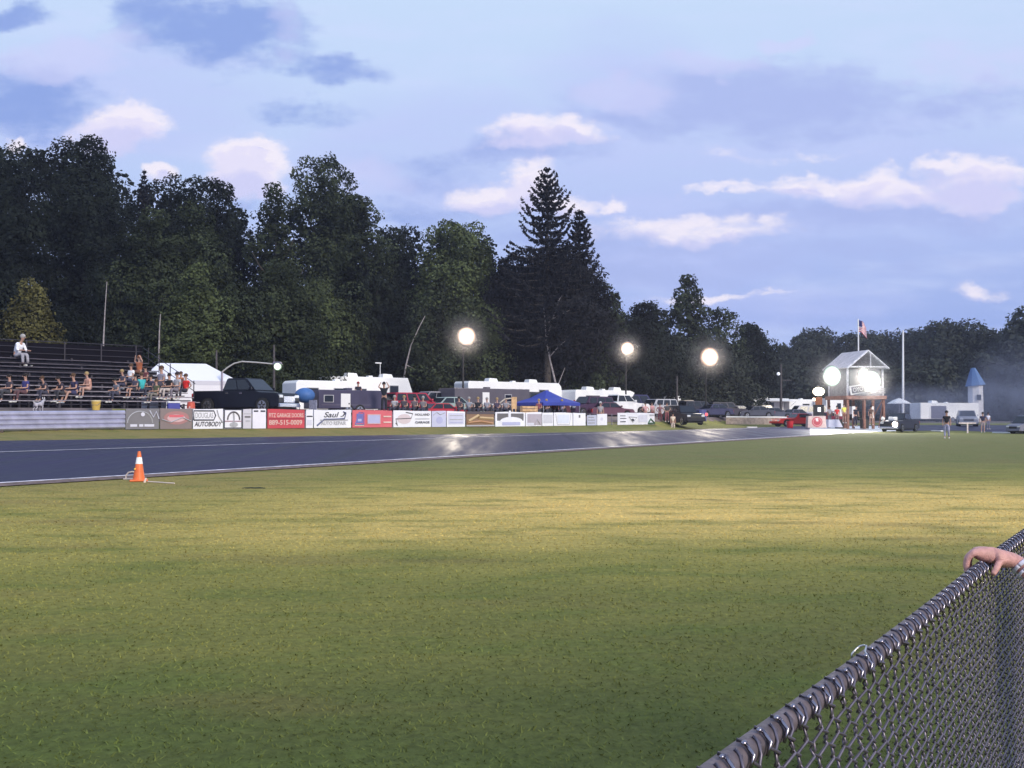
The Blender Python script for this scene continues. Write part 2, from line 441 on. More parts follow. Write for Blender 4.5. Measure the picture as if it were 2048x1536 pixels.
    darks = blobs([(430, 50, 220, 95, 1.2), (300, 20, 130, 70, 1), (20, 20, 75, 35, 1.1), (655, 122, 120, 42, 1), (60, 190, 150, 85, 1.1), (600, 215, 120, 30, .55),
                   (1520, 190, 420, 95, 1.15), (1330, 235, 260, 40, 1), (1700, 250, 260, 30, .6), (1980, 185, 160, 50, .8), (1060, 300, 190, 36, .9),
                   (1750, 428, 420, 40, 1.0), (1250, 480, 380, 46, .8), (1650, 520, 420, 40, .5), (850, 340, 160, 50, .5), (880, 420, 200, 40, .6), (1300, 540, 260, 40, .9), (1500, 455, 330, 24, .6), (1120, 425, 140, 26, .5), (480, 395, 60, 20, .4), (1900, 215, 160, 40, .7)], PW)
    dk = mr(mth('ADD', darks, mr(tex, .2, .8, -.42, .42)), -.10, 1.1)
    col = mix(mth('MULTIPLY', dk, .92), col, mix(mr(sp.outputs['X'], -.25, .15), (.25, .36, .74), (.40, .48, .82)))
    col = mix(mth('MULTIPLY', mr(mth('ADD', blobs([(110, 120, 170, 50, 1), (240, 70, 60, 50, .5), (560, 40, 40, 90, .5), (1250, 175, 130, 55, 1.), (1580, 78, 60, 22, 1.1), (1420, 120, 170, 36, .7), (740, 345, 110, 46, .8), (1960, 120, 180, 60, .6)], PW), mr(tex, .2, .8, -.35, .35)), .0, .9), .65), col, (.60, .63, .92))
    # sunlit cumulus
    wl = [(240, 240, 98, 42, 1.3), (215, 272, 70, 34, 1), (490, 325, 92, 46, 1.35), (470, 352, 60, 30, 1), (515, 282, 28, 9, 1), (315, 348, 38, 24, 1.1), (28, 268, 26, 14, 1),
          (1080, 265, 120, 28, 1.), (1130, 255, 60, 22, 1), (975, 385, 90, 32, 1.25), (1060, 372, 52, 46, 1.25), (1120, 400, 90, 22, .9),
          (1960, 345, 120, 40, 1.2), (1960, 385, 100, 34, 1.1), (1900, 330, 60, 18, 1.1), (1780, 372, 160, 32, 1), (1600, 366, 130, 22, .95), (1500, 372, 130, 11, .8), (1625, 352, 34, 14, 1),
          (1420, 452, 170, 22, .75), (1225, 398, 36, 14, .9), (1270, 445, 100, 26, .8), (1960, 572, 60, 18, .7), (1450, 592, 130, 9, .6), (1570, 300, 120, 10, .25)]
    wl = [(a_, b_+2, c_*1.08, d_*1.38, e_) for a_, b_, c_, d_, e_ in wl]
    def cover(pos): return mr(mth('ADD', blobs(wl, pos), mth('MULTIPLY_ADD', wisp, .9, mr(tex, .25, .75, -.85, -.05))), -.12, .95)
    wh = cover(PW)
    up = vm('ADD', PW, (.004, .0115, 0))
    edge = mr(mth('SUBTRACT', wh, cover(up)), .0, .55)
    shade = mr(mth('ADD', blobs([(px, py+ry*.75, rx, ry*.9, am) for px, py, rx, ry, am in wl], PW), mr(tex, .25, .75, -.35, .35)), .25, 1.1)
    wc = mix(mth('MULTIPLY', shade, .65), (.78, .74, .92), (.54, .56, .88))
    wc = mix(mth('MULTIPLY', edge, .75), wc, (.92, .86, .93))
    col = mix(mth('MULTIPLY', wh, .93), col, wc)
    Lk.new(col, bg.inputs['Color']); bg.inputs['Strength'].default_value = SKYS
SUNV = Vector((math.sin(R(SUN_AZ))*math.cos(R(SUN_EL)), math.cos(R(SUN_AZ))*math.cos(R(SUN_EL)), math.sin(R(SUN_EL))))
build_world()
ld = bpy.data.lights.new('sun', 'SUN'); lo = bpy.data.objects.new('sun', ld); C.objects.link(lo)
ld.energy = SUN_E; ld.angle = R(18); ld.color = (1, .90, .74)
lo.rotation_euler = (-SUNV).to_track_quat('-Z', 'Y').to_euler()

# ------------------------------------------------------------------ trees
def leafmat(name, col, var=.5):
    m = bpy.data.materials.new(name); m.use_nodes = True
    nt = m.node_tree; N = nt.nodes; b = N['Principled BSDF']; b.inputs['Roughness'].default_value = .85; b.inputs['Specular IOR Level'].default_value = .12
    g = N.new('ShaderNodeNewGeometry'); n = N.new('ShaderNodeTexNoise'); n.inputs['Scale'].default_value = .35; n.inputs['Detail'].default_value = 4
    nt.links.new(g.outputs['Position'], n.inputs['Vector'])
    mr = N.new('ShaderNodeMapRange'); mr.inputs['From Min'].default_value = .35; mr.inputs['From Max'].default_value = .65
    mr.inputs['To Min'].default_value = 1-var; mr.inputs['To Max'].default_value = 1+var
    nt.links.new(n.outputs['Fac'], mr.inputs['Value'])
    mr2 = N.new('ShaderNodeMapRange'); mr2.inputs['To Min'].default_value = .84; mr2.inputs['To Max'].default_value = 1.2
    nt.links.new(g.outputs['Random Per Island'], mr2.inputs['Value'])
    mm = N.new('ShaderNodeMath'); mm.operation = 'MULTIPLY'; nt.links.new(mr.outputs[0], mm.inputs[0]); nt.links.new(mr2.outputs[0], mm.inputs[1])
    v = N.new('ShaderNodeVectorMath'); v.operation = 'SCALE'; v.inputs[0].default_value = col
    nt.links.new(mm.outputs[0], v.inputs['Scale']); nt.links.new(v.outputs[0], b.inputs['Base Color'])
    return m
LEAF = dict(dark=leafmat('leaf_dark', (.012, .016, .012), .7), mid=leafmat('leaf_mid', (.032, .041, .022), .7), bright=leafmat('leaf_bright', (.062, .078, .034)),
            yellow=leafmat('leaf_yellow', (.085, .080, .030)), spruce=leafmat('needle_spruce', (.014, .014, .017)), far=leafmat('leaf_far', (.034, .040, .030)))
BARK = mat('bark', (.06, .05, .045), .95, noise=.4, nscale=6)
DEADB = mat('pale_dead_bark', (.30, .27, .28), .9, noise=.3, nscale=6)

def clump_quads(clumps, dens=1.0, size=.34):
    """leaf quads through ellipsoidal clumps: (cx,cy,cz, rx,ry,rz)"""
    out = []
    for cx, cy, cz, rx, ry, rz in clumps:
        area = 4*math.pi*((rx*ry)**1.6/3+(rx*rz)**1.6/3+(ry*rz)**1.6/3)**(1/1.6)
        n = max(30, int(area/(size*size)*1.05*dens))
        v = rng.normal(size=(n, 3)); v /= np.linalg.norm(v, axis=1)[:, None]
        # sub-lumps push the shell in and out
        k = rng.normal(size=(22, 3)); k /= np.linalg.norm(k, axis=1)[:, None]
        lump = (np.clip((v@k.T), 0, 1)**16).max(axis=1)
        r = (.66+.40*lump)*(1-.26*rng.random(n)**1.6)+rng.normal(size=n)*.03
        c = np.array([cx, cy, cz])+v*r[:, None]*np.array([rx, ry, rz])
        nrm = v*.8+rng.normal(size=(n, 3))*.6+np.array([0, 0, .35]); nrm /= np.linalg.norm(nrm, axis=1)[:, None]
        a = np.cross(nrm, rng.normal(size=(n, 3))); a /= np.linalg.norm(a, axis=1)[:, None]; b = np.cross(nrm, a)
        s = size*rng.uniform(.45, 1.15, n)[:, None]
        Q = np.stack([c-a*s*.5, c-b*s*.42, c+a*s*.62, c+b*s*.42], 1)
        out.append(Q)
    return np.concatenate(out)
def trunk_mesh(h, r, bm=None, lean=(0, 0), limbs=6, h0=.35, spread=.45, fork=0):
    bm = bm or B(); pts = [Vector((lean[0]*k*k+random.uniform(-.1, .1)*k, lean[1]*k*k, h*k)) for k in (0, .15, .35, .55, .75, .95)]
    tube(bm, pts, [r*1.25, r, r*.82, r*.6, r*.38, r*.12], 7)
    for i in range(limbs):
        k = h0+(.9-h0)*i/max(1, limbs); j = min(4, int(k*5)); p = pts[j].lerp(pts[j+1], k*5-j if k*5-j < 1 else .9)
        an = random.uniform(0, 6.28); L = h*spread*(1-k*.7)
        q = [p+Vector((math.cos(an)*L*t, math.sin(an)*L*t, L*.75*t*(.5+t))) for t in (0, .35, .7, 1)]
        tube(bm, q, [r*.45*(1-k*.4), r*.32, r*.2, r*.06], 5)
    return bm
ntree = [0]
def tree(px, pytop, d, wpx, leaf='dark', label='', bottom=.12, shape='round', dens=1.0, size=None, group=None, clumps=None, name='deciduous_tree', cat='tree', n=None):
    if px > 570 and d < 112: d = 101+(d-76)*.32
    g = gp(px, d); top = at(px, pytop, d).z; h = top-g.z; Rr = wpx/2*d/2000*1.38
    size = size or .0028*d
    t = thing(name, label, cat, g, 0, group)
    tr = trunk_mesh(h*.86, .012*h+.1, limbs=6, spread=.26); obj('trunk', tr, BARK, t)
    cl = []
    if clumps:
        for (cpx, cpy, rpx, rpy) in clumps:
            p = at(cpx, cpy, d)-g; rx = rpx*d/2000; rz = rpy*d/2000
            cl.append((p.x, random.uniform(-.5, .5)*rx, p.z, rx, rx*.95, rz))
    n = n or 11
    for i in range(n):
        k = (i+.5)/n; z = bottom+(1-bottom)*k
        prof = {'round': math.sin(math.pi*min(1, (k*.74+.22)))**.5, 'cone': (1-k)**.8+.08, 'tall': math.sin(math.pi*(k*.8+.14))**.45, 'bush': math.cos(k*1.35)**.5}[shape]
        rr = Rr*prof
        for j in range(2 if k < .85 else 1):
            an = random.uniform(0, 6.28); off = rr*random.uniform(.25, .62) if k < .85 else rr*.15
            q = max(Rr*.34, rr*random.uniform(.52, .74)); qz = q*random.uniform(.7, 1.05)
            zc = min(g.z*0+h*z, h-qz*.92)
            cl.append((math.cos(an)*off, math.sin(an)*off*.8, zc, q, q, qz))
    core = [(0, 0, h*k, Rr*.62, Rr*.5, h*.13) for k in ((.22, .4, .58, .72) if dens > .9 else ())]
    Q = clump_quads(cl, dens*1.45, size)
    if core: Q = np.concatenate([Q, clump_quads(core, 1.2, size*1.9)])
    quads_mesh('crown', Q, LEAF[leaf], t)
    ntree[0] += 1
    return t

def spruce(px, pytop, d, wpx, label, full=.55, seed=1):
    random.seed(seed)
    g = gp(px, d); h = at(px, pytop, d).z-g.z; Rr = wpx/2*d/2000
    t = thing('spruce_tree', label, 'spruce', g, 0)
    bm = tube(B(), [(0, 0, 0), (0, 0, h*.5), (0, 0, h)], [.42, .24, .02], 8); qs = []
    z = h*.30
    while z < h-.2:
        f = (h-z)/(h*.70); L0 = Rr*(f**.72)*1.0+.10
        nb = 7 if f > .1 else 5
        a0 = random.uniform(0, 6.28)
        for i in range(nb):
            an = a0+i*6.283/nb+random.uniform(-.25, .25); L = L0*random.uniform(.72, 1.12)
            dx, dy = math.cos(an), math.sin(an)
            rise = (.62 if f < .45 else .30)
            pts = [Vector((dx*L*s, dy*L*s, z+L*(-.30*s+rise*s*s*s*1.1)+.12*s)) for s in (0, .25, .5, .75, 1.)]
            tube(bm, pts, [.075*(.4+f), .06*(.4+f), .05*(.4+f), .035, .012], 4)
            m = int(20*L*(.55+full)) 
            for s in rng.random(m)**.75:
                k = min(3, int(s*4)); p = pts[k].lerp(pts[k+1], s*4-k)
                qs.append((p.x+rng.normal()*.06, p.y+rng.normal()*.06, p.z-rng.random()*.22*(1.1-.5*s)))
        z += .80 if f > .25 else .55
    # dense inner body
    inner = [(0, 0, h*k, Rr*.66*(1-k)**1.0+.1, Rr*.66*(1-k)**1.0+.1, h*.07) for k in np.linspace(.3, .84, 11)]
    c = np.array(qs); nn = len(c)
    nrm = rng.normal(size=(nn, 3)); nrm /= np.linalg.norm(nrm, axis=1)[:, None]
    a = np.cross(nrm, rng.normal(size=(nn, 3))); a /= np.linalg.norm(a, axis=1)[:, None]; b = np.cross(nrm, a)
    s = rng.uniform(.12, .28, nn)[:, None]
    Q = np.concatenate([np.stack([c-a*s, c-b*s*.5, c+a*s, c+b*s*.5], 1), clump_quads(inner, .75, .3)])
    quads_mesh('crown', Q, LEAF['spruce'], t)
    obj('trunk', bm, BARK, t)
    return t

def build_trees():
    # far left tall dark tree group
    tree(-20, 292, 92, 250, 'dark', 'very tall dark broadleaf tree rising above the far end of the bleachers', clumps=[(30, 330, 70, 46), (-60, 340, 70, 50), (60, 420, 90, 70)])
    tree(165, 270, 95, 190, 'dark', 'very tall dark tree with bumpy round top, highest of the trees over the bleachers',
         clumps=[(180, 290, 26, 20), (135, 296, 26, 20), (100, 318, 30, 26), (205, 330, 28, 34), (215, 380, 30, 36), (150, 350, 56, 46), (60, 350, 56, 50), (190, 440, 60, 60)])
    spruce(282, 338, 112, 70, 'dark narrow conifer tip poking up beside the tall bleacher trees', .8, 3)
    tree(330, 372, 104, 120, 'dark', 'dark tree with sky gaps just right of the narrow conifer tip', clumps=[(318, 372, 20, 16), (348, 362, 20, 18), (352, 410, 34, 30)])
    tree(385, 352, 104, 130, 'dark', 'dark airy tree with small gaps of cloud through its top', clumps=[(400, 368, 22, 18), (372, 392, 20, 20), (420, 420, 40, 36)], dens=.8)
    tree(440, 362, 106, 120, 'dark', 'dark tree sloping down on the left of the notch of sky', clumps=[(425, 372, 24, 18), (455, 392, 24, 22), (470, 440, 30, 34)])
    tree(508, 415, 118, 56, 'dark', 'thin see-through tree standing in the notch of sky', dens=.35, shape='tall')
    tree(550, 372, 100, 96, 'mid', 'medium tree with leafy top just left of the tall knobbly tree', clumps=[(545, 380, 22, 22), (560, 415, 40, 30), (530, 430, 26, 30)])
    tree(645, 306, 98, 170, 'mid', 'tall tree with separate knobbly leaf clusters and cloud showing through',
         clumps=[(612, 322, 20, 15), (592, 345, 16, 16), (640, 335, 18, 18), (664, 326, 14, 18), (690, 352, 20, 16), (606, 375, 24, 20), (650, 372, 22, 24), (705, 372, 14, 14), (680, 396, 34, 24), (635, 412, 50, 30)], n=8, bottom=.05)
    tree(705, 388, 94, 150, 'mid', 'sloping rounded tree on the right shoulder of the tall knobbly tree', clumps=[(710, 402, 34, 20), (735, 432, 34, 28), (690, 440, 50, 40)])
    tree(800, 452, 108, 120, 'dark', 'dark background tree between the knobbly tree and the round bright one', clumps=[(780, 470, 30, 22), (815, 468, 30, 22)])
    tree(905, 440, 92, 165, 'bright', 'rounded brighter green tree left of the big spruce',
         clumps=[(900, 462, 36, 24), (945, 466, 30, 26), (868, 472, 24, 22), (955, 510, 40, 40), (880, 520, 50, 40), (965, 560, 30, 40)])
    tree(1000, 512, 100, 130, 'dark', 'dark low tree tucked against the left side of the big spruce')
    spruce(1095, 336, 101, 275, 'tall spruce with upswept open branches, the tallest conifer', .5, 5)
    spruce(1160, 418, 104, 150, 'narrower second spruce just right of the tallest conifer', .8, 8)
    tree(1110, 500, 93, 240, 'spruce', 'broad black crown of foliage below the spruce tops', clumps=[(1040, 530, 50, 36), (1110, 520, 60, 44), (1170, 548, 40, 40), (1190, 600, 36, 40)], bottom=.2)
    tree(1228, 585, 100, 70, 'mid', 'small drooping tree hanging right of the spruce foliage', clumps=[(1225, 598, 18, 12), (1208, 575, 16, 14)])
    tree(1295, 600, 118, 120, 'dark', 'low round dark tree left of the lone bushy pine', clumps=[(1290, 622, 34, 22), (1330, 640, 34, 24)])
    tree(1250, 628, 110, 110, 'dark', 'low dark tree behind the second floodlight')
    tree(1378, 545, 130, 92, 'mid', 'bushy pointed pine standing alone above the lower trees',
         clumps=[(1372, 562, 14, 14), (1362, 590, 24, 18), (1390, 592, 22, 20), (1352, 618, 18, 16), (1396, 625, 34, 22)], shape='cone')
    tree(1440, 612, 135, 100, 'mid', 'open airy tree on the right shoulder of the bushy pine', dens=.6, clumps=[(1430, 628, 24, 14), (1462, 632, 18, 10)])
    tree(1498, 645, 140, 95, 'dark', 'round tree ending the tall row before the dip in the skyline', clumps=[(1492, 662, 28, 18), (1518, 690, 20, 20)])
    # lower, nearer trees in front of the dark wall of the wood
    for px, py, d, w, lf, lab in (
        (60, 556, 76, 110, 'yellow', 'yellowish shrubby tree behind the bleachers under the tallest trees'),
        (170, 610, 84, 150, 'dark', 'low black tree behind the top of the bleachers'),
        (300, 410, 86, 150, 'mid', 'leafy green tree rising behind the white tent'),
        (385, 400, 90, 150, 'mid', 'broad grey-green tree second behind the white tent'),
        (235, 470, 86, 130, 'dark', 'dark tree beside the slender bare pole behind the bleachers'),
        (395, 520, 78, 120, 'bright', 'lit green bushy tree above the right end of the white tent'),
        (470, 560, 80, 130, 'mid', 'rounded tree above the curved lamp arm'),
        (560, 520, 84, 150, 'mid', 'rounded olive tree above the lamp behind the black pickup'),
        (640, 545, 78, 130, 'bright', 'feathery lighter tree above the white trailers'),
        (740, 500, 90, 140, 'dark', 'dark tree mass behind the big fifth-wheel trailer'),
        (700, 620, 84, 130, 'mid', 'low bushy tree just above the trailer roofs'),
        (820, 600, 84, 140, 'dark', 'dark bushy tree around the leaning pale trunk'),
        (885, 560, 80, 140, 'mid', 'green spreading tree left of the first floodlight'),
        (960, 600, 84, 130, 'bright', 'light green leafy tree above the first floodlight'),
        (1000, 660, 90, 150, 'dark', 'black shadowy tree right of the first floodlight'),
        (1090, 640, 98, 130, 'dark', 'dark low tree behind the forked dead tree'),
        (1180, 640, 90, 120, 'mid', 'low grey-green tree left of the second floodlight'),
        (1340, 665, 125, 130, 'far', 'low hazy tree between the second and third floodlights'),
        (1430, 680, 130, 130, 'far', 'low hazy tree behind the third floodlight'),
        (1560, 688, 190, 100, 'far', 'small hazy tree at the lowest dip of the skyline'),
        (1490, 720, 150, 110, 'far', 'low hazy bush above the awning camper')):
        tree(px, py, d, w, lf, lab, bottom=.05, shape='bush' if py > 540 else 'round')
    # hazy hillside trees to the right
    rr = [(1600, 676, 210, 110), (1650, 654, 220, 120), (1712, 662, 215, 130), (1770, 664, 225, 120), (1828, 658, 215, 120), (1880, 644, 200, 140), (1945, 640, 200, 140), (2000, 656, 200, 140), (2075, 640, 190, 140), (2045, 612, 180, 80),
          (2160, 600, 180, 140), (1540, 708, 220, 90)]
    labs = ['small hazy tree at the left end of the far hillside wood', 'bumpy hazy tree above the flood lamp of the tower', 'far rounded tree behind the flag pole', 'far dark tree behind the tower roof', 'far tree just left of the tall white pole top',
            'broad far tree right of the tall white pole', 'broad far tree with flat top above the white trailer', 'far tree above the blue-roofed turret', 'dark far tree at the edge behind the smoke', 'darker tree top sticking up highest over the far wood',
            'large tree beyond the smoky end of the far wood', 'lowest hazy tree above the camper awning']
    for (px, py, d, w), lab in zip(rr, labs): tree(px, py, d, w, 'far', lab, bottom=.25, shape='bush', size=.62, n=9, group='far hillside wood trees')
    for px, py, d, w, lab in ((1620, 735, 178, 110, 'low grey tree left of the tower lamps'), (1770, 728, 172, 110, 'low grey tree right of the tower between the poles'), (1870, 715, 165, 110, 'low dark tree above the white trailer with the dark doorway'),
                              (1980, 705, 170, 120, 'low dark tree wrapped in smoke beside the turret'), (2070, 700, 160, 110, 'low tree in thick smoke past the turret')):
        tree(px, py, d, w, 'far', lab, bottom=.03, shape='bush', size=.7)
    # dense undergrowth closing the wood
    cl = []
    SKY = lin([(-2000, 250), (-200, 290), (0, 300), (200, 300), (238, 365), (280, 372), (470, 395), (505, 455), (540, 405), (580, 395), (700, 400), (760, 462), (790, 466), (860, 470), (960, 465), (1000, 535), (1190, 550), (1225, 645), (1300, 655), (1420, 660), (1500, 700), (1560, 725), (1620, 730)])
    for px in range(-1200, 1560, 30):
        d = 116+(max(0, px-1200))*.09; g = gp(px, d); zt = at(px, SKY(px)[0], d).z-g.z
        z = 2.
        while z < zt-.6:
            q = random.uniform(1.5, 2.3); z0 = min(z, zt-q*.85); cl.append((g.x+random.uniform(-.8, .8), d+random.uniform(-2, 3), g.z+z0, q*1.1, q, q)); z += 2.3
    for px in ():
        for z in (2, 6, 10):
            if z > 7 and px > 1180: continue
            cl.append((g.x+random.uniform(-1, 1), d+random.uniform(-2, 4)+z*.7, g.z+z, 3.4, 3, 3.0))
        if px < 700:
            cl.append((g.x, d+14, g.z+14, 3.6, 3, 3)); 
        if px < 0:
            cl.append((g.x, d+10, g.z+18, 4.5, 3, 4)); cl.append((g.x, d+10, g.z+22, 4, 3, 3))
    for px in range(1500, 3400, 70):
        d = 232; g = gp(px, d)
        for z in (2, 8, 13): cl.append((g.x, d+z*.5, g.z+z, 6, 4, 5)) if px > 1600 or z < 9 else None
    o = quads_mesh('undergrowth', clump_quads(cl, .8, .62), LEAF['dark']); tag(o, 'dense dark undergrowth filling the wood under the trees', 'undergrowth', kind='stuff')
    # bare trunks
    def bare(name, label, paths, d, m, cat='tree', r0=.12):
        g = gp(paths[0][0][0], d); t = thing(name, label, cat, g)
        bm = B()
        for i, path in enumerate(paths):
            pts = []
            for j, (px, py) in enumerate(path):
                p = at(px, py, d)-g
                if i == 0 and j == 0: p = Vector((0, 0, -.1))
                pts.append(p)
            k = len(pts); tube(bm, pts, [(r0 if i == 0 else r0*.55)*(1-.75*j/(k-1)) for j in range(k)], 6)
        obj('trunk', bm, m, t, True); return t
    bare('dead_tree', 'pale forked dead tree with bare branches below the spruce', [[(1118, 830), (1112, 770), (1100, 720), (1092, 680), (1090, 640), (1087, 615)], [(1092, 680), (1105, 640), (1118, 600), (1138, 570)], [(1098, 715), (1120, 690), (1145, 672)], [(1090, 650), (1110, 635), (1140, 620)], [(1112, 780), (1122, 755), (1130, 735)]], 99.5, DEADB)
    bare('dead_tree', 'pale leaning bare trunk above the end of the fifth-wheel trailer', [[(796, 830), (806, 770), (812, 730), (822, 690), (838, 655), (850, 632)], [(812, 730), (826, 736)]], 99, DEADB)
    bare('slender_pole', 'thin bare grey pole rising behind the top of the bleachers', [[(205, 780), (207, 680), (210, 620), (214, 563)]], 66, DEADB, 'pole', .07)
    bare('dead_tree', 'thin pale trunk behind the white tent', [[(318, 800), (318, 700), (319, 660), (321, 628)]], 76, DEADB, r0=.1)
build_trees()
# ------------------------------------------------------------------ vehicles: +X is the front, wheels stand on z=0
def wheels(t, xs, W, r, rimm=RIM, tw=.24):
    for x in xs:
        for s in (-1, 1):
            y = s*(W/2-tw/2+.02)
            w = obj('wheel', cyl(B(), (x, y-tw/2, r), (x, y+tw/2, r), r, sides=22), TYRE, t)
            bm = B(); cyl(bm, (x, y+s*tw*.30, r), (x, y+s*(tw/2+.012), r), r*.66, sides=18)
            obj('rim', bm, rimm, w)
            bm = B()
            for k in range(5):
                a = k*1.2566; box(bm, -.035, .035, -.012, .012, .06, r*.55, Matrix.Translation((x, y+s*(tw/2+.022), r)) @ Matrix.Rotation(a, 4, 'Y'))
            obj('spokes', bm, BLACKP, w)
def lamps(t, L, W, zf, zr, xf=None, xr=None, w=.32, h=.16):
    xf = L/2 if xf is None else xf; xr = -L/2 if xr is None else xr
    for s in (-1, 1):
        obj('headlight', box(B(), xf-.10, xf+.02, s*(W/2-.10)-w/2*(s > 0)*2+ (0 if s > 0 else 0), s*(W/2-.10)+w/2*(s < 0)*2, zf-h/2, zf+h/2, bev=.02), HEADL, t)
        obj('tail_light', box(B(), xr-.02, xr+.08, min(s*(W/2-.28), s*(W/2-.04)), max(s*(W/2-.28), s*(W/2-.04)), zr-.14, zr+.14, bev=.02), TAILL, t)
KIND = {
 # L, W, H, belt, cabin x0b,x1b,x0t,x1t (fractions of L/2), hood z, wheel r
 'pickup': (5.9, 2.0, 1.95, 1.24, (-.30, .46), (-.22, .20), 1.16, .42),
 'sedan': (4.7, 1.8, 1.42, .95, (-.70, .42), (-.42, .16), .88, .33),
 'suv': (4.8, 1.95, 1.78, 1.12, (-.97, .46), (-.90, .24), 1.06, .38),
 'van': (5.3, 2.0, 2.05, 1.15, (-.98, .72), (-.95, .46), 1.05, .36),
 'muscle': (4.8, 1.85, 1.30, .88, (-.72, .22), (-.34, .02), .84, .34),
}
def make_car(kind, col, label, cat, loc, rz, group=None, name=None, sc=1.0, glass=GLASS, rimm=RIM, badge=False, headlit=None):
    L, W, H, belt, cb, ct, hood, r = KIND[kind]
    t = thing(name or {'pickup': 'pickup_truck', 'sedan': 'parked_car', 'suv': 'parked_suv', 'van': 'parked_van', 'muscle': 'race_car'}[kind], label, cat, loc, rz, group)
    t.scale = (sc, sc, sc)
    P = cmat('paint', col); h = L/2; g = .30
    xb0, xb1 = cb[0]*h, cb[1]*h; xt0, xt1 = ct[0]*h, ct[1]*h
    rear = belt if kind != 'muscle' else belt+.03
    def arch(x): return [(x-r*1.18, g), (x-r*1.05, g+r*.75), (x-r*.5, g+r*1.22), (x+r*.5, g+r*1.22), (x+r*1.05, g+r*.75), (x+r*1.18, g)]
    wx0, wx1 = -h*.62, h*.64
    prof = [(-h+.04, g+.08)]+arch(wx0)+arch(wx1)+[(h-.03, g+.06), (h, g+.3), (h-.02, hood-.22), (h-.16, hood-.06), (xb1+.25, hood), (xb1, belt), (xb0, rear), (-h+.12, rear-.02), (-h, rear-.2)]
    bm = prism(B(), prof, -W/2, W/2, .06, bev=.035)
    obj('body', bm, P, t)
    obj('underbody', box(B(), -h+.1, h-.1, -W/2+.2, W/2-.2, .2, .75), BLACKP, t)
    # cabin
    yb, yt = W/2-.07, W/2-.22
    bm = B()
    lo = [(xb0, -yb, belt-.02), (xb1, -yb, belt-.02), (xb1, yb, belt-.02), (xb0, yb, belt-.02)]
    hi = [(xt0, -yt, H), (xt1, -yt, H), (xt1, yt, H), (xt0, yt, H)]
    vl = [bm.verts.new(p) for p in lo]; vh = [bm.verts.new(p) for p in hi]
    fs = [bm.faces.new(vh), bm.faces.new(vl[::-1])]+[bm.faces.new((vl[i], vl[(i+1) % 4], vh[(i+1) % 4], vh[i])) for i in range(4)]
    bmesh.ops.bevel(bm, geom=list(bm.edges), offset=.05, segments=2, affect='EDGES')
    obj('roof', bm, P, t)
    def lerpq(u, v, s):  # side window coordinate
        xl = xb0+(xb1-xb0)*u; xh = xt0+(xt1-xt0)*u
        return (xl+(xh-xl)*v, s*(yb+(yt-yb)*v+.004), belt-.02+(H-belt+.02)*v)
    nside = {'pickup': 2, 'sedan': 2, 'suv': 3, 'van': 3, 'muscle': 1}[kind]
    for s in (-1, 1):
        for k in range(nside):
            u0 = .05+k*.92/nside; u1 = u0+.92/nside-.04
            obj('window', panel(B(), [lerpq(u0, .12, s), lerpq(u1, .12, s), lerpq(u1, .86, s), lerpq(u0, .86, s)], .012), glass, t)
        obj('mirror', box(B(), xb1-.30, xb1-.12, s*(W/2+.02)-.10*(s < 0), s*(W/2+.02)+.10*(s > 0), belt+.03, belt+.2, bev=.02), P, t)
        if kind in ('pickup', 'suv', 'van', 'sedan'):
            for k in range(2):
                x = xb0+(xb1-xb0)*(.12+.42*k)
                obj('door_handle', box(B(), x, x+.2, s*(W/2-.035)-.02, s*(W/2-.035)+.02, belt-.16, belt-.11), CHROME if badge else P, t)
    def eq(v, y, front): 
        x = (xb1+(xt1-xb1)*v if front else xb0+(xt0-xb0)*v); x += .012 if front else -.012
        return (x, y*(yb+(yt-yb)*v-.08), belt-.02+(H-belt+.02)*v)
    obj('windshield', panel(B(), [eq(.08, -1, 1), eq(.08, 1, 1), eq(.9, 1, 1), eq(.9, -1, 1)], .012), glass, t)
    obj('rear_window', panel(B(), [eq(.15, -1, 0), eq(.15, 1, 0), eq(.86, 1, 0), eq(.86, -1, 0)], .012), glass, t)
    obj('grille', box(B(), h-.04, h+.02, -W*.26, W*.26, g+.28, hood-.24), CHROME if badge else BLACKP, t)
    bp = obj('bumper', box(B(), h-.08, h+.09, -W/2+.04, W/2-.04, g+.02, g+.24, bev=.03), CHROME if kind == 'pickup' else P, t)
    obj('bumper', box(B(), -h-.09, -h+.08, -W/2+.04, W/2-.04, g+.04, g+.24, bev=.03), CHROME if kind == 'pickup' else P, t)
    lamps(t, L, W, hood-.24, rear-.28)
    if kind == 'pickup':
        obj('bed_cover', box(B(), -h+.12, xb0-.06, -W/2+.12, W/2-.12, belt-.01, belt+.012), BLACKP, t)
    wheels(t, (wx0, wx1), W, r, rimm)
    return t
def heading(px, d, tan=None):
    """angle of the parking line at this bearing"""
    if tan is None:
        a = rp(ROWB, px-30); b = rp(ROWB, px+30); v = b-a
    else: v = Vector((1, 1/tan, 0)) if tan else Vector((1, 0, 0))
    return math.atan2(v.y, v.x)

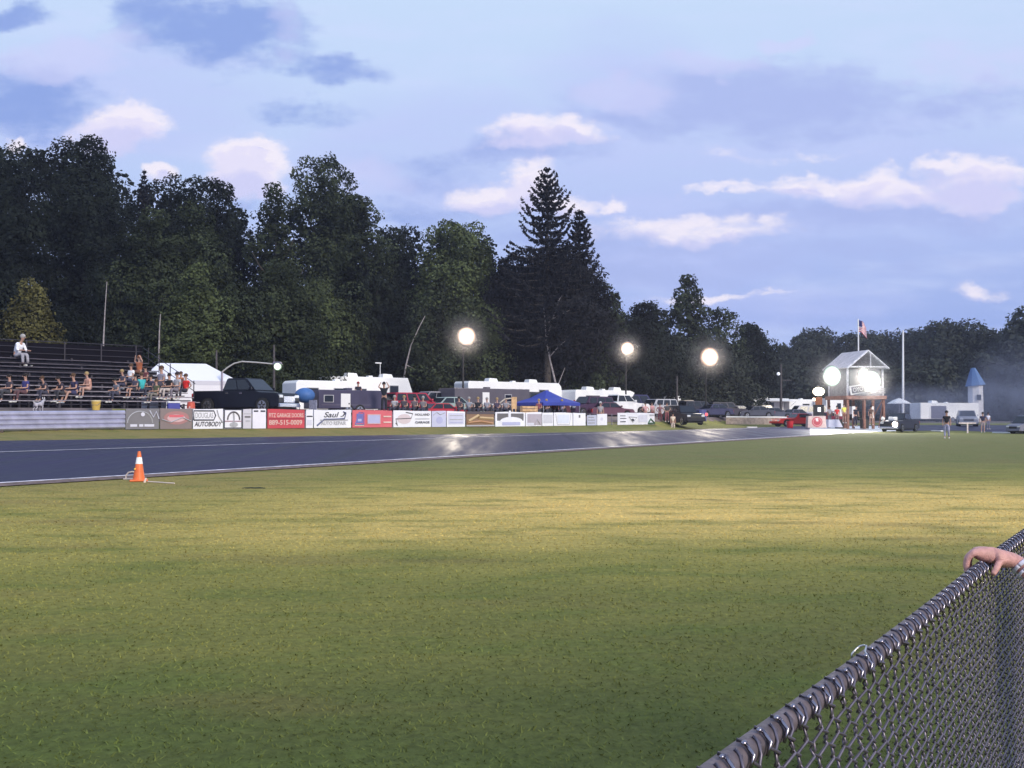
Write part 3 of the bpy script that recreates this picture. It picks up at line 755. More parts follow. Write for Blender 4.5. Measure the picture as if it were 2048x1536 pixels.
def make_trailer(label, px, d, L, H, W=2.4, cat='camper', name='travel_trailer', rz=None, col=None, nac=1, front='round', z0=.45, windows=((.18, .12), (.5, .16), (.74, .1)), door=.62, stripe=(.25, .27, .33), slide=False, awning=False, m=None, group=None, wheelm=RIM):
    g = gp(px, d); rz = heading(px, d) if rz is None else rz
    t = thing(name, label, cat, g, rz, group); m = m or RVW; h = L/2
    if front == 'round': prof = [(-h, z0+.1), (-h+.15, z0), (h-.5, z0), (h-.1, z0+.5), (h, H*.6), (h-.12, H-.25), (h-.4, H), (-h+.2, H), (-h, H-.2)]
    elif front == 'fifth': prof = [(-h, z0), (h*.55, z0), (h*.55, z0+.9), (h-.9, z0+.95), (h-.15, z0+1.35), (h-.75, H), (-h+.15, H), (-h, H-.2)]
    elif front == 'motorhome': prof = [(-h, z0), (h-.1, z0), (h, z0+.4), (h-.05, z0+1.0), (h-.30, H-.35), (h-.6, H), (-h+.15, H), (-h, H-.2)]
    elif front == 'classc': prof = [(-h, z0), (h-.1, z0), (h, z0+.5), (h-.1, z0+.72), (h-1.1, z0+.9), (h-1.65, z0+1.5), (h-1.0, z0+1.55), (h-.75, z0+1.95), (h-1.3, H), (-h+.15, H), (-h, H-.2)]
    else: prof = [(-h, z0), (h, z0), (h, H), (-h, H)]
    obj('body', prism(B(), prof, -W/2, W/2, 0, bev=.05), m, t)
    for u, w in windows:
        x = -h+L*u; w = w*L
        f = obj('window', box(B(), x-w/2-.05, x+w/2+.05, -W/2-.025, -W/2+.02, H*.52, H*.80), mat('window_frame', (.5, .5, .53), .4), t)
        obj('pane', box(B(), x-w/2, x+w/2, -W/2-.04, -W/2-.02, H*.54, H*.78), GLASS, f)
    if door is not None:
        x = -h+L*door
        dd = obj('door', box(B(), x-.33, x+.33, -W/2-.035, -W/2+.02, z0+.1, H*.86), mat('trailer_door', (.78, .78, .80), .4), t)
        obj('handle', box(B(), x+.2, x+.27, -W/2-.07, -W/2-.03, H*.45, H*.5), BLACKP, dd)
    if stripe:
        obj('stripe', box(B(), -h+.2, h*.5, -W/2-.012, -W/2+.02, H*.40, H*.45), cmat('paint', stripe), t)
    for k in range(nac):
        x = -h+L*(.3+.42*k); obj('roof_vent', prism(B(), [(x-.55, H-.01), (x+.55, H-.01), (x+.42, H+.32), (x-.42, H+.36)], -.45, .45, .15, bev=.04), m, t)
    obj('roof_vent', box(B(), h*.05-.2, h*.05+.2, -.25, .25, H-.01, H+.16, bev=.03), m, t)
    if awning:
        aw = obj('awning', panel(B(), [(-h*.8, -W/2-.02, H-.1), (h*.75, -W/2-.02, H-.1), (h*.75, -W/2-2.2, H-.42), (-h*.8, -W/2-2.2, H-.42)], .02), mat('awning_fabric', (.8, .79, .82), .8), t)
        for x in (-h*.8, h*.75): obj('awning_arm', tube(B(), [(x, -W/2-2.15, H-.44), (x, -W/2-.05, z0+.6)], .025, 5), RIM, aw)
    if slide: obj('slide_out', box(B(), -h*.5, h*.15, -W/2-.5, -W/2+.1, H*.34, H*.86, bev=.03), m, t)
    wx = (-.35, .45) if front not in ('motorhome', 'classc') else (-h*.5, h*.7)
    wheels(t, wx, W, .36, wheelm)
    if front in ('motorhome', 'classc'):
        x = h-.16 if front == 'motorhome' else h-1.38
        if front == 'motorhome': obj('windshield', panel(B(), [(h-.04+.01, -W*.42, z0+1.15), (h-.04+.01, W*.42, z0+1.15), (h-.27, W*.42, H-.5), (h-.27, -W*.42, H-.5)], .02), GLASS, t)
        else: obj('windshield', panel(B(), [(h-1.12, -W*.40, z0+.95), (h-1.12, W*.40, z0+.95), (h-1.60, W*.36, z0+1.45), (h-1.60, -W*.36, z0+1.45)], .03), GLASS, t)
        lamps(t, L, W, z0+.5, z0+1.0)
    else:
        obj('hitch', box(B(), h-.1, h+.9, -.05, .05, z0+.05, z0+.16), BLACKP, t)
    return t

def px_len(pxa, pxb, d, tan):
    """length in metres of something spanning two bearings with its left end at depth d"""
    a0, a1 = (pxa-1024)/2000, (pxb-1024)/2000
    dx, dy = math.cos(math.atan2(1, tan)), math.sin(math.atan2(1, tan))
    L = (a1*d-a0*d)/(dx-a1*dy); return L, Vector((a0*d+dx*L/2, d+dy*L/2, 0)), math.atan2(dy, dx)

def build_vehicles():
    # black crew cab pickup parked broadside behind the boards
    L = 6.0; a, b = at(392, 790, 58.6), at(594, 800, 55.9); c = (a+b)/2; rz = math.atan2(b.y-a.y, b.x-a.x)
    c.z = at(500, 757, 57.2).z-1.95*L/5.9
    t = make_car('pickup', (.008, .009, .018), 'black crew cab pickup truck parked behind the sponsor boards beside the bleachers', 'pickup', c, rz, sc=L/5.9, badge=True)
    t.location.z = c.z
    # decals at the front fender: pale headlight surround is the chrome grille
    # low dark box trailer
    L, c, rz = px_len(622, 758, 62, 1.25); c.z = height(c.x, c.y)
    H = at(690, 781, c.y).z-c.z
    t = make_trailer('low dark blue-grey enclosed trailer parked right of the black pickup', 690, c.y, L, H, 2.0, 'trailer', 'enclosed_trailer', rz, nac=0, front='box', m=cmat('paint', (.065, .06, .11)), windows=((.14, .12),), door=.38, stripe=(.10, .09, .14)); t.location = c
    # travel trailer and fifth wheel
    def trailer_span(pa, pb, pytop, d, tan, label, **k):
        L, c, rz = px_len(pa, pb, d, tan); c.z = height(c.x, c.y)
        H = at((pa+pb)/2, pytop, c.y).z-c.z
        t = make_trailer(label, (pa+pb)/2, c.y, L, H, rz=rz, **k); t.location = c; return t
    trailer_span(578, 752, 763, 74, 1.3, 'white travel trailer with flat roof behind the dark enclosed trailer', nac=0, front='round')
    t = trailer_span(648, 816, 755, 86, 1.3, 'big white fifth-wheel trailer with sloped nose and roof antenna', nac=2, front='fifth', slide=True)
    a = at(762, 741, 92); gz = a - t.location
    bm = B(); tube(bm, [(1.3, 0, 3.4), (1.3, 0, 4.7)], .03, 5); box(bm, .8, 1.4, -.05, .05, 4.65, 4.75); obj('antenna', bm, RVW, t)
    # second-row things
    make_car('suv', (.33, .02, .05), 'crimson sport utility vehicle parked behind the seated spectators', 'suv', gp(830, 74), heading(830, 74, 1.3), sc=.96)
    make_car('sedan', (.30, .38, .38), 'pale grey-green car with its hood toward the dark grey trailer', 'car', gp(905, 75), heading(880, 78, 1.3))
    make_car('sedan', (.42, .03, .05), 'small red car behind the white boards with two wheels hidden', 'car', gp(884, 68.8, -.25), heading(880, 70, 1.4), sc=.8)
    trailer_span(893, 1042, 778, 79, 1.35, 'long dark grey cargo trailer with pale roof edge in front of the motorhome', nac=0, front='box', m=cmat('paint', (.11, .10, .125)), windows=((.7, .08),), door=.4, stripe=(.5, .5, .54), cat='trailer', name='cargo_trailer')
    trailer_span(922, 1112, 765, 93, 1.35, 'long white motorhome with three dark windows behind the blue canopy', nac=2, front='motorhome', windows=((.1, .08), (.46, .035), (.53, .035), (.60, .035), (.78, .1)), door=None, cat='motorhome', name='motorhome')
    trailer_span(1135, 1264, 781, 98, 1.35, 'white cab-over motorhome with two roof units right of the blue canopy', nac=2, front='classc', windows=((.26, .2),), door=None, cat='motorhome', name='motorhome')
    make_car('suv', (.06, .03, .07), 'dark purple sport utility vehicle with lit red tail lamp under the canopy edge', 'suv', gp(1178, 89), heading(1170, 86, 1.3)+math.pi)
    make_car('pickup', (.75, .75, .78), 'white pickup truck parked in front of the cab-over motorhome', 'pickup', gp(1238, 93, .1), heading(1235, 95, 1.6))
    make_car('van', (.03, .03, .10), 'dark navy van nosed in beside the white pickup', 'van', gp(1268, 103, .2), heading(1260, 103, 1.4))
    make_car('sedan', (.12, .05, .08), 'dark maroon low car right behind the small corner board', 'car', gp(1216, 89, -.15), heading(1215, 82, 1.6))
    trailer_span(1275, 1348, 792, 117, 1.5, 'short plain white box trailer left of the dark utility pole', nac=0, front='box', windows=(), door=None, cat='trailer', name='cargo_trailer')
    make_car('suv', (.012, .012, .02), 'black sport utility vehicle facing the track at the end of the boards', 'suv', Vector((gp(1367, 92).x, 92, rp(ROWB, 1367).z)), R(-72))
    trailer_span(1370, 1452, 792, 132, 1.5, 'rounded white motorhome behind the row of dark cars', nac=0, front='motorhome', windows=((.3, .1), (.5, .1)), door=None, cat='motorhome', name='motorhome')
    # row of dark cars
    for px, d, k, col, lab, hd in (
        (1398, 112, 'suv', (.03, .03, .05), 'dark wagon parked just right of the black vehicle at the boards end', 25), (1424, 108, 'sedan', (.05, .05, .11), 'dark blue car behind the blue barrel', -150),
        (1452, 118, 'suv', (.04, .035, .055), 'tall dark vehicle fourth from the end of the boards', 20), (1478, 121, 'sedan', (.34, .34, .38), 'light grey car between two dark cars under the rounded motorhome', 15),
        (1508, 119, 'sedan', (.05, .055, .09), 'dark car behind the left end of the tan rail', -160), (1546, 122, 'sedan', (.08, .085, .13), 'slate blue car behind the tan rail near the camper door', 25),
        (1586, 126, 'sedan', (.10, .10, .16), 'low blue-grey car between the tan rail and the red race car', -155), (1428, 131, 'van', (.25, .25, .3), 'grey van in the back row under the rounded motorhome', 20),
        (1330, 108, 'sedan', (.06, .05, .07), 'dark car behind the pink-shirted spectators', 20), (1648, 122, 'sedan', (.24, .025, .05), 'dark red car behind the circle barrier block', 165)):
        make_car(k, col, lab, 'car', gp(px, d), R(hd), sc=1.0)
    for px, d, k, col, lab, hd in (
        (1085, 86, 'suv', (.10, .03, .04), 'dark red wagon in shade right behind the blue canopy', 40), (1128, 88, 'sedan', (.40, .40, .46), 'pale grey car showing past the canopy right leg', 35),
        (1048, 84, 'van', (.05, .05, .06), 'black van in the gap between cargo trailer and blue canopy', 220), (1290, 104, 'sedan', (.30, .06, .08), 'red-brown car beside the navy van', 30),
        (1312, 101, 'suv', (.45, .45, .5), 'silver wagon under the short white box trailer', 215), (1160, 103, 'sedan', (.55, .55, .6), 'white-roofed car between canopy and dark purple vehicle', 30),
        (1372, 118, 'pickup', (.35, .30, .26), 'tan pickup behind the black vehicle at the boards end', 200), (1409, 124, 'sedan', (.06, .06, .07), 'black car roof behind the dark wagon', 15),
        (1466, 131, 'pickup', (.5, .5, .55), 'silver pickup right under the rounded motorhome nose', 200), (1530, 130, 'suv', (.04, .04, .06), 'black vehicle shaded by the camper awning', 10),
        (1612, 131, 'van', (.50, .50, .58), 'pale van left of the start light stand', 190), (930, 90, 'pickup', (.05, .05, .07), 'black pickup behind the left end of the cargo trailer', 40),
        (862, 80, 'pickup', (.20, .20, .24), 'grey pickup between crimson vehicle and green-grey car', 220)):
        make_car(k, col, lab, 'car', gp(px, d), R(hd))
    trailer_span(1494, 1566, 797, 138, 1.8, 'white camper with awning out, right of the utility pole', nac=1, front='box', windows=((.5, .12),), door=.9, awning=True)
    trailer_span(1566, 1632, 799, 140, 1.8, 'white travel trailer partly behind the glowing start lamp', nac=0, windows=((.5, .2),), door=None)
    trailer_span(1640, 1676, 797, 140, 2.0, 'small white trailer with dark window left of the tower legs', nac=0, front='box', windows=((.7, .2),), door=None)
    # red race car at far lane
    make_car('muscle', (.55, .02, .02), 'red race car waiting in the far lane beside the circle barrier block', 'race car', Vector((gp(1592, 100).x, 100, rp(ROWC, 1592).z+.02)), R(196), badge=False)
    # staged car near lane with headlight on
    t = make_car('pickup', (.02, .02, .03), 'black old hot rod pickup staged by the tower with one headlight glowing', 'race car', Vector((gp(1800, 86).x, 86, gp(1800, 86).z+.05)), R(228), sc=.82, name='race_truck')
    GL = mat('glowing_headlight', (1, .9, .8), .3, emit=(1, .80, .62), es=30)
    L, W = 5.9, 2.0
    obj('glowing_headlight', ball(B(), (L/2+.12, W/2-.35, .78), .26, 2, (.5, 1, 1)), GL, t)
    sc_ = obj('hood_scoop', box(B(), 1.5, 2.3, -.35, .35, 1.15, 1.55, bev=.08), WHITE, t)
    obj('fender_light', ball(B(), (2.6, -.75, 1.35), .2, 2), WHITE, t)
    make_car('suv', (.30, .31, .38), 'grey sport utility vehicle facing the track in front of the white turret', 'suv', gp(1934, 112), R(250))
    trailer_span(1830, 1946, 806, 146, 3.5, 'white stacker trailer with big dark doorway in its side', nac=1, front='box', windows=(), door=None, cat='trailer', name='stacker_trailer', stripe=None)
    c = at(1879, 828, 145.5); tt = [o for o in bpy.data.objects if o.name.startswith('stacker_trailer')][0]
    q = tt.matrix_basis.inverted() @ Vector((c.x, c.y, c.z)); obj('doorway', box(B(), q.x-1.35, q.x+1.35, -1.225, -1.1, .5, 2.35), cmat('flat', (.10, .10, .16)), tt); obj('door_jamb', box(B(), q.x-1.5, q.x-1.35, -1.26, -1.1, .5, 2.45), WHITE, tt)
    make_car('van', (.20, .20, .26), 'grey utility cart cut by the picture edge at the far side of the lawn', 'cart', gp(2062, 84), R(200), sc=.75, name='utility_cart')
build_vehicles()
# ------------------------------------------------------------------ lettering and marks on boards
def text_mesh(s, name, m, parent, size, shear=0.0, bold=.012):
    cu = bpy.data.curves.new(name, 'FONT'); cu.body = s; cu.size = 1; cu.align_x = 'CENTER'; cu.align_y = 'CENTER'; cu.extrude = .004; cu.shear = shear; cu.offset = bold; cu.resolution_u = 3
    o = bpy.data.objects.new(name, cu); C.objects.link(o)
    dg = bpy.context.evaluated_depsgraph_get(); me = bpy.data.meshes.new_from_object(o.evaluated_get(dg))
    bpy.data.objects.remove(o); bpy.data.curves.remove(cu)
    me.materials.clear(); me.materials.append(m)
    w = max(v.co.x for v in me.vertices)-min(v.co.x for v in me.vertices); h = max(v.co.y for v in me.vertices)-min(v.co.y for v in me.vertices)
    cx = (max(v.co.x for v in me.vertices)+min(v.co.x for v in me.vertices))/2; cy = (max(v.co.y for v in me.vertices)+min(v.co.y for v in me.vertices))/2
    sx, sy = size[0]/w, size[1]/h
    for v in me.vertices: v.co = Vector(((v.co.x-cx)*sx, -v.co.z, (v.co.y-cy)*sy))
    t = bpy.data.objects.new(name, me); C.objects.link(t); t.parent = parent
    return t
INK = cmat('flat', (.03, .03, .05))
def board(pxa, pxb, label, base, marks=(), lift=.06, h=None, tilt=0, rowf=ROWB, off=0, pytop=None, pybot=None):
    """a printed board standing along the fence line; marks use 0..1 board coordinates"""
    A = rp(rowf, pxa); Bp = rp(rowf, pxb); mid = (A+Bp)/2; v = Bp-A; Lb = Vector((v.x, v.y, 0)).length; rz = math.atan2(v.y, v.x)
    pxm = (pxa+pxb)/2; top = at(pxm, pytop or lin([(0, 816), (250, 817), (540, 818.5), (820, 821.5), (980, 823.5), (1170, 826), (1310, 826)])(pxm)[0], mid.y).z
    z0 = mid.z+lift; H = h or top-z0
    t = thing('sponsor_board', label, 'sign', (mid.x, mid.y, z0), rz, 'sponsor boards along the track fence')
    bm = box(B(), -Lb/2+.02, Lb/2-.02, -.02, .02, 0, H)
    bmesh.ops.subdivide_edges(bm, edges=bm.edges, cuts=4)
    for vv in bm.verts:
        vv.co.y += .025*math.sin(vv.co.x*3.1+pxa)*math.sin(vv.co.z*2.8+.5)*.0; vv.co.z += .022*math.sin(vv.co.x*1.7+pxa*.7)*(vv.co.z > H*.5)
    obj('panel', bm, base, t)
    for i, mk in enumerate(marks):
        kind, u0, v0, u1, v1, m = mk[:6]
        x0, x1 = -Lb/2+Lb*u0, -Lb/2+Lb*u1; a0, a1 = H*v0, H*v1; y = -.026-.006*i
        if kind == 'r': obj('printed_mark', box(B(), x0, x1, y, y+.004, a0, a1), m, t)
        elif kind == 'f':
            w = .05; bm = B()
            for q in ((x0, x1, a0, a0+w), (x0, x1, a1-w, a1), (x0, x0+w, a0+w, a1-w), (x1-w, x1, a0+w, a1-w)): box(bm, q[0], q[1], y, y+.004, q[2], q[3])
            obj('printed_frame', bm, m, t)
        elif kind == 'e':
            bm = B(); n = 28; vs = [bm.verts.new(((x0+x1)/2+(x1-x0)/2*math.cos(k*2*math.pi/n), y, (a0+a1)/2+(a1-a0)/2*math.sin(k*2*math.pi/n))) for k in range(n)]
            bm.faces.new(vs[::-1]); obj('printed_mark', bm, m, t)
        elif kind == 'a':  # arc band
            bm = B(); pts = [((x0+x1)/2+(x1-x0)/2*math.cos(k*math.pi/14), y, a0+(a1-a0)*math.sin(k*math.pi/14)) for k in range(15)]
            tube(bm, pts, mk[6] if len(mk) > 6 else .04, 4); obj('printed_arc', bm, m, t)
        elif kind == 's':
            bm = B(); tube(bm, [(x0+(x1-x0)*p, y, a0+(a1-a0)*q) for p, q in mk[6]], mk[7], 4); obj('printed_swoosh', bm, m, t)
        elif kind == 't':
            o = text_mesh(mk[6], 'lettering', m, t, (x1-x0, a1-a0), mk[7] if len(mk) > 7 else 0); o.location = ((x0+x1)/2, y, (a0+a1)/2)
    return t
def build_boards():
    W_ = cmat('vinyl', (.82, .82, .90)); W2 = cmat('vinyl', (.66, .66, .78)); RED = cmat('vinyl', (.56, .07, .09)); RED2 = cmat('vinyl', (.66, .14, .17))
    GR = cmat('vinyl', (.20, .19, .21)); PK = cmat('vinyl', (.62, .42, .44)); BL = cmat('vinyl', (.16, .17, .46)); LG = cmat('vinyl', (.42, .42, .46)); MB = cmat('vinyl', (.13, .12, .13))
    BR = cmat('vinyl', (.25, .15, .09)); TAN = cmat('vinyl', (.55, .40, .22)); LB = cmat('vinyl', (.45, .46, .70)); BRG = cmat('vinyl', (.24, .19, .19)); GN = cmat('vinyl', (.06, .13, .08)); CREAM = cmat('vinyl', (.72, .55, .50))
    board(250, 318, 'weathered grey board with pale arch outline, first board after the bare guardrail', GR, [('a', .06, .30, .80, .86, LG, .03), ('r', .14, .12, .34, .24, W2), ('r', .40, .12, .52, .24, W2), ('r', .55, .12, .84, .24, W2), ('e', .44, .62, .56, .82, W2), ('s', .7, .5, .98, .9, W2, ((0, 1), (.4, .2), (.7, .9), (1, 0)), .03)])
    board(319, 384, 'faded brown board with worn pink and red emblem', BRG, [('e', .12, .22, .9, .88, cmat('vinyl', (.40, .20, .20))), ('e', .22, .34, .78, .72, PK), ('r', .28, .58, .72, .70, RED2), ('s', .05, .3, .95, .6, LG, ((0, .6), (.3, .1), (.7, .9), (1, .3)), .03)])
    board(385, 446, 'white board reading AUTOBODY under a black outlined arrow box', W_, [('s', .03, .44, .74, .90, INK, ((0, 0), (0, 1), (.92, 1), (1, .5), (.92, 0), (0, 0)), .035), ('t', .08, .54, .66, .82, LG, 'DOUGLAS'), ('t', .05, .12, .95, .36, INK, 'AUTOBODY', .2), ('s', .78, .3, .98, .95, LG, ((0, 1), (.3, .5), (1, 0)), .03)])
    board(447, 484, 'white board with grey palm-like emblem and dark frame', W_, [('f', .01, .01, .99, .99, INK), ('a', .2, .45, .85, .85, MB, .045), ('s', .45, .15, .6, .8, LG, ((0.2, 0), (.6, .5), (.4, 1)), .05), ('r', .05, .36, .95, .40, cmat('vinyl', (.3, .12, .18))), ('e', .3, .08, .75, .33, LG)])
    board(485, 503, 'narrow pale grey board with three small lines of print', cmat('vinyl', (.60, .58, .66)), [('r', .1, .74, .9, .78, LG), ('r', .2, .56, .85, .64, MB), ('r', .3, .36, .8, .42, LG)])
    board(504, 532, 'blank lavender white board with two small black marks at its top', cmat('vinyl', (.80, .78, .88)), [('r', .10, .86, .42, .94, INK), ('r', .58, .86, .92, .94, INK)])
    board(534, 609, 'red board with two rows of cream lettering and a phone number', RED, [('t', .04, .58, .96, .80, CREAM, 'FITZ GARAGE DOORS'), ('r', .03, .48, .97, .52, cmat('vinyl', (.25, .02, .05))), ('t', .04, .18, .92, .44, CREAM, '889-515-0009')])
    board(611, 626, 'narrow white board with one dark bar right of the red lettered board', W_, [('r', .1, .60, .9, .67, INK), ('r', .15, .15, .8, .45, W2)])
    board(627, 702, 'white board with blue-black script lettering over a grey swoosh', W_, [('s', .08, .12, .85, .9, cmat('vinyl', (.12, .13, .24)), ((0, 0), (.25, .45), (.62, .45), (.95, .5), (1, .9), (.9, 1)), .05), ('t', .26, .58, .66, .88, INK, 'Saul', .3), ('t', .70, .62, .86, .88, INK, 'J', .3), ('t', .18, .16, .85, .36, LG, 'AUTO REPAIR'), ('r', .16, .40, .9, .46, LG)])
    board(704, 784, 'salmon red board with blue emblem and a lavender rectangle', RED2, [('s', .05, .18, .28, .86, BL, ((.1, 0), (.5, 1), (1, 1), (1, 0), (.1, 0)), .04), ('r', .10, .26, .26, .80, BL), ('r', .13, .36, .22, .5, LB), ('r', .05, .10, .28, .15, CREAM), ('r', .37, .22, .68, .74, LB), ('f', .36, .20, .69, .77, PK), ('r', .76, .60, .96, .68, CREAM), ('r', .76, .26, .96, .34, CREAM)])
    board(786, 862, 'white board with grey looped swoosh and two bars of black type', W_, [('s', .06, .1, .5, .9, MB, ((0, .2), (.1, 0), (0, .5), (.9, .55), (1, .9), (.6, 1)), .035), ('e', .1, .2, .46, .8, cmat('vinyl', (.68, .58, .62))), ('t', .56, .70, .95, .84, INK, 'HOLLAND'), ('r', .56, .48, .95, .53, LG), ('t', .56, .22, .95, .36, INK, 'GARAGE')])
    board(863, 892, 'pale blue faded board next to the looped swoosh board', cmat('vinyl', (.56, .57, .76)), [('s', .1, .7, .9, .95, LG, ((0, .2), (.3, .9), (.6, .3), (1, .8)), .03), ('e', .3, .2, .75, .65, LB)])
    board(893, 930, 'pale board with faint lavender print ending the first white run', W_, [('r', .08, .16, .92, .88, cmat('vinyl', (.60, .60, .76))), ('r', .15, .7, .85, .75, LG), ('r', .15, .45, .85, .50, LG), ('r', .15, .26, .85, .3, LB)])
    board(932, 988, 'brown board painted like a tan barn roof between the white runs', BR, [('s', .08, .25, .95, .8, TAN, ((0, .2), (.4, .9), (.42, .6), (1, .5)), .10), ('s', .05, .2, .95, .5, cmat('vinyl', (.5, .28, .16)), ((0, .2), (.5, .5), (1, 0)), .08), ('r', 0, .03, 1, .12, LG), ('r', .0, .84, 1, 1, cmat('vinyl', (.09, .07, .08)))])
    board(990, 1050, 'white board with arched white badge over two dark blocks', W_, [('r', .06, .40, .42, .90, MB), ('r', .50, .40, .94, .90, MB), ('e', .15, .08, .9, .66, W_), ('r', .22, .08, .82, .30, LB), ('r', .44, .3, .5, 1.1, W_)])
    board(1051, 1083, 'white bordered board with mauve grey print', W_, [('r', .1, .06, .98, .88, cmat('vinyl', (.42, .37, .44))), ('r', .06, .08, .5, .24, W2), ('s', .6, .1, .9, .5, LG, ((0, 0), (.3, 1), (1, 0)), .03)])
    board(1084, 1106, 'small pale board with a grey panel third in the second white run', W_, [('r', .1, .2, .92, .84, cmat('vinyl', (.58, .58, .66)))])
    board(1107, 1145, 'white board with faint blue tapering panel', W_, [('s', .1, .1, .9, .9, LG, ((0, 1), (.1, 0), (.9, 0), (1, 1)), .02), ('r', .2, .2, .8, .85, cmat('vinyl', (.68, .72, .86)))])
    board(1146, 1171, 'white end board with a small dark figure mark at its top', W_, [('r', .44, .62, .56, .84, MB)])
    board(1174, 1193, 'pale blue-grey small board with dark lines just right of the long white run', cmat('vinyl', (.48, .50, .64)), [('r', .1, .2, .8, .26, MB), ('r', .1, .48, .8, .54, MB), ('r', .1, .76, .7, .82, MB)], pytop=830)
    board(1194, 1214, 'small white board with curved corner tube beside the pale blue-grey one', W_, [('e', .3, .4, .6, .7, W2)], pytop=828)
    board(1235, 1309, 'white board with black line print and dark green triangle at its end', W_, [('r', .06, .72, .2, .78, INK), ('r', .06, .5, .22, .56, INK), ('r', .06, .22, .2, .3, INK), ('s', .28, .2, .5, .8, LG, ((0, .8), (.5, 0), (1, .7), (0, .8)), .03), ('e', .34, .3, .42, .5, INK), ('r', .54, .22, .78, .84, W2), ('s', .8, .1, .99, .5, GN, ((0, 0), (.4, 1), (1, 0), (0, 0)), .08), ('r', .84, .78, .98, .88, LG)])
    # guardrail to the left of the boards and behind them
    pr = [( -.00, .10), (-.04, .16), (-.04, .24), (.0, .30), (-.04, .36), (-.04, .44), (0, .50), (-.04, .56), (-.04, .64), (0, .70), (-.04, .76), (-.04, .84), (0, .90)]
    V = []; Fc = []; pxs = list(range(-900, 250, 25))+[249]
    for i, px in enumerate(pxs):
        p = rp(ROWB, px); tt = rp(ROWB, px+5)-p; tt.z = 0; tt.normalize(); n = Vector((-tt.y, tt.x, 0))
        for y, z in pr: q = p+n*(y*1.6); q.z = p.z+z*1.07; V.append(q)
    k = len(pr)
    for i in range(len(pxs)-1):
        for j in range(k-1): Fc.append((i*k+j, (i+1)*k+j, (i+1)*k+j+1, i*k+j+1))
    t = thing('guardrail', 'grey-blue triple corrugated steel guardrail left of the first board', 'guardrail', (0, 0, 0))
    o = raw_mesh('rail', V, Fc, mat('rail_steel', (.42, .42, .56), .45, .5, noise=.2, nscale=2), t)
    m = o.modifiers.new('s', 'SOLIDIFY'); m.thickness = .02
    for px in range(-880, 250, 55):
        p = rp(ROWB, px); obj('post', box(B(), p.x-.07, p.x+.07, p.y+.06, p.y+.22, p.z-.2, p.z+.92), cmat('wood', (.12, .09, .08)), t)
    # fence posts carrying the boards
    t = thing('board_fence', 'dark post and wire fence that carries the sponsor boards', 'fence', (0, 0, 0))
    bm = B()
    for px in range(256, 1312, 22):
        p = rp(ROWB, px); bm2 = B(); cyl(bm2, (p.x, p.y+.1, p.z-.2), (p.x, p.y+.1, p.z+1.0), .035, sides=6); obj('post', bm2, GALV, t)
    for z in (.15, .55, .95):
        tube(bm, [rp(ROWB, px)+Vector((0, .1, z)) for px in range(250, 1312, 30)], .012, 4)
    obj('wire', bm, GALV, t)
    # tan low rail wall past the boards
    TANW = cmat('wood', (.42, .33, .28))
    t = thing('low_barrier_wall', 'low tan rail wall with white top edge left of the start line', 'barrier', (0, 0, 0))
    pts = [at(px, py, d) for px, py, d in ((1452, 846.5, 106), (1500, 847, 106), (1550, 847, 107), (1590, 848, 108))]
    bm = B(); bt = B()
    for a, b in zip(pts, pts[1:]):
        panel(bm, [a+Vector((0, 0, -.1)), b+Vector((0, 0, -.1)), b+Vector((0, 0, .62)), a+Vector((0, 0, .62))], .08)
        panel(bt, [a+Vector((0, -.09, .62)), b+Vector((0, -.09, .62)), b+Vector((0, -.09, .76)), a+Vector((0, -.09, .76))], .03)
    obj('wall', bm, TANW, t); obj('top_edge', bt, WHITE, t)
build_boards()

# ------------------------------------------------------------------ people
HAIRS = {'k': (.02, .015, .015), 'b': (.09, .05, .03), 'g': (.35, .34, .34), 'y': (.35, .25, .12), 'o': (.25, .09, .04)}
def skin_obj(name, chains, m, parent, sub=1):
    """chains: list of lists of (pt, r); chains after the first may start with an index into earlier points"""
    vs, es, rs = [], [], []
    for ch in chains:
        prev = None
        for it in ch:
            if isinstance(it, int): prev = it; continue
            p, r = it; vs.append(p); rs.append(r); i = len(vs)-1
            if prev is not None: es.append((prev, i))
            prev = i
    me = bpy.data.meshes.new(name); me.from_pydata([tuple(v) for v in vs], es, []); me.materials.append(m)
    o = bpy.data.objects.new(name, me); C.objects.link(o); o.parent = parent
    md = o.modifiers.new('skin', 'SKIN'); md.use_smooth_shade = True
    for i, r in enumerate(rs):
        sv = me.skin_vertices[0].data[i]; sv.radius = (r, r) if not isinstance(r, tuple) else r; sv.use_root = (i == 0)
    s = o.modifiers.new('sub', 'SUBSURF'); s.levels = sub; s.render_levels = sub
    return o
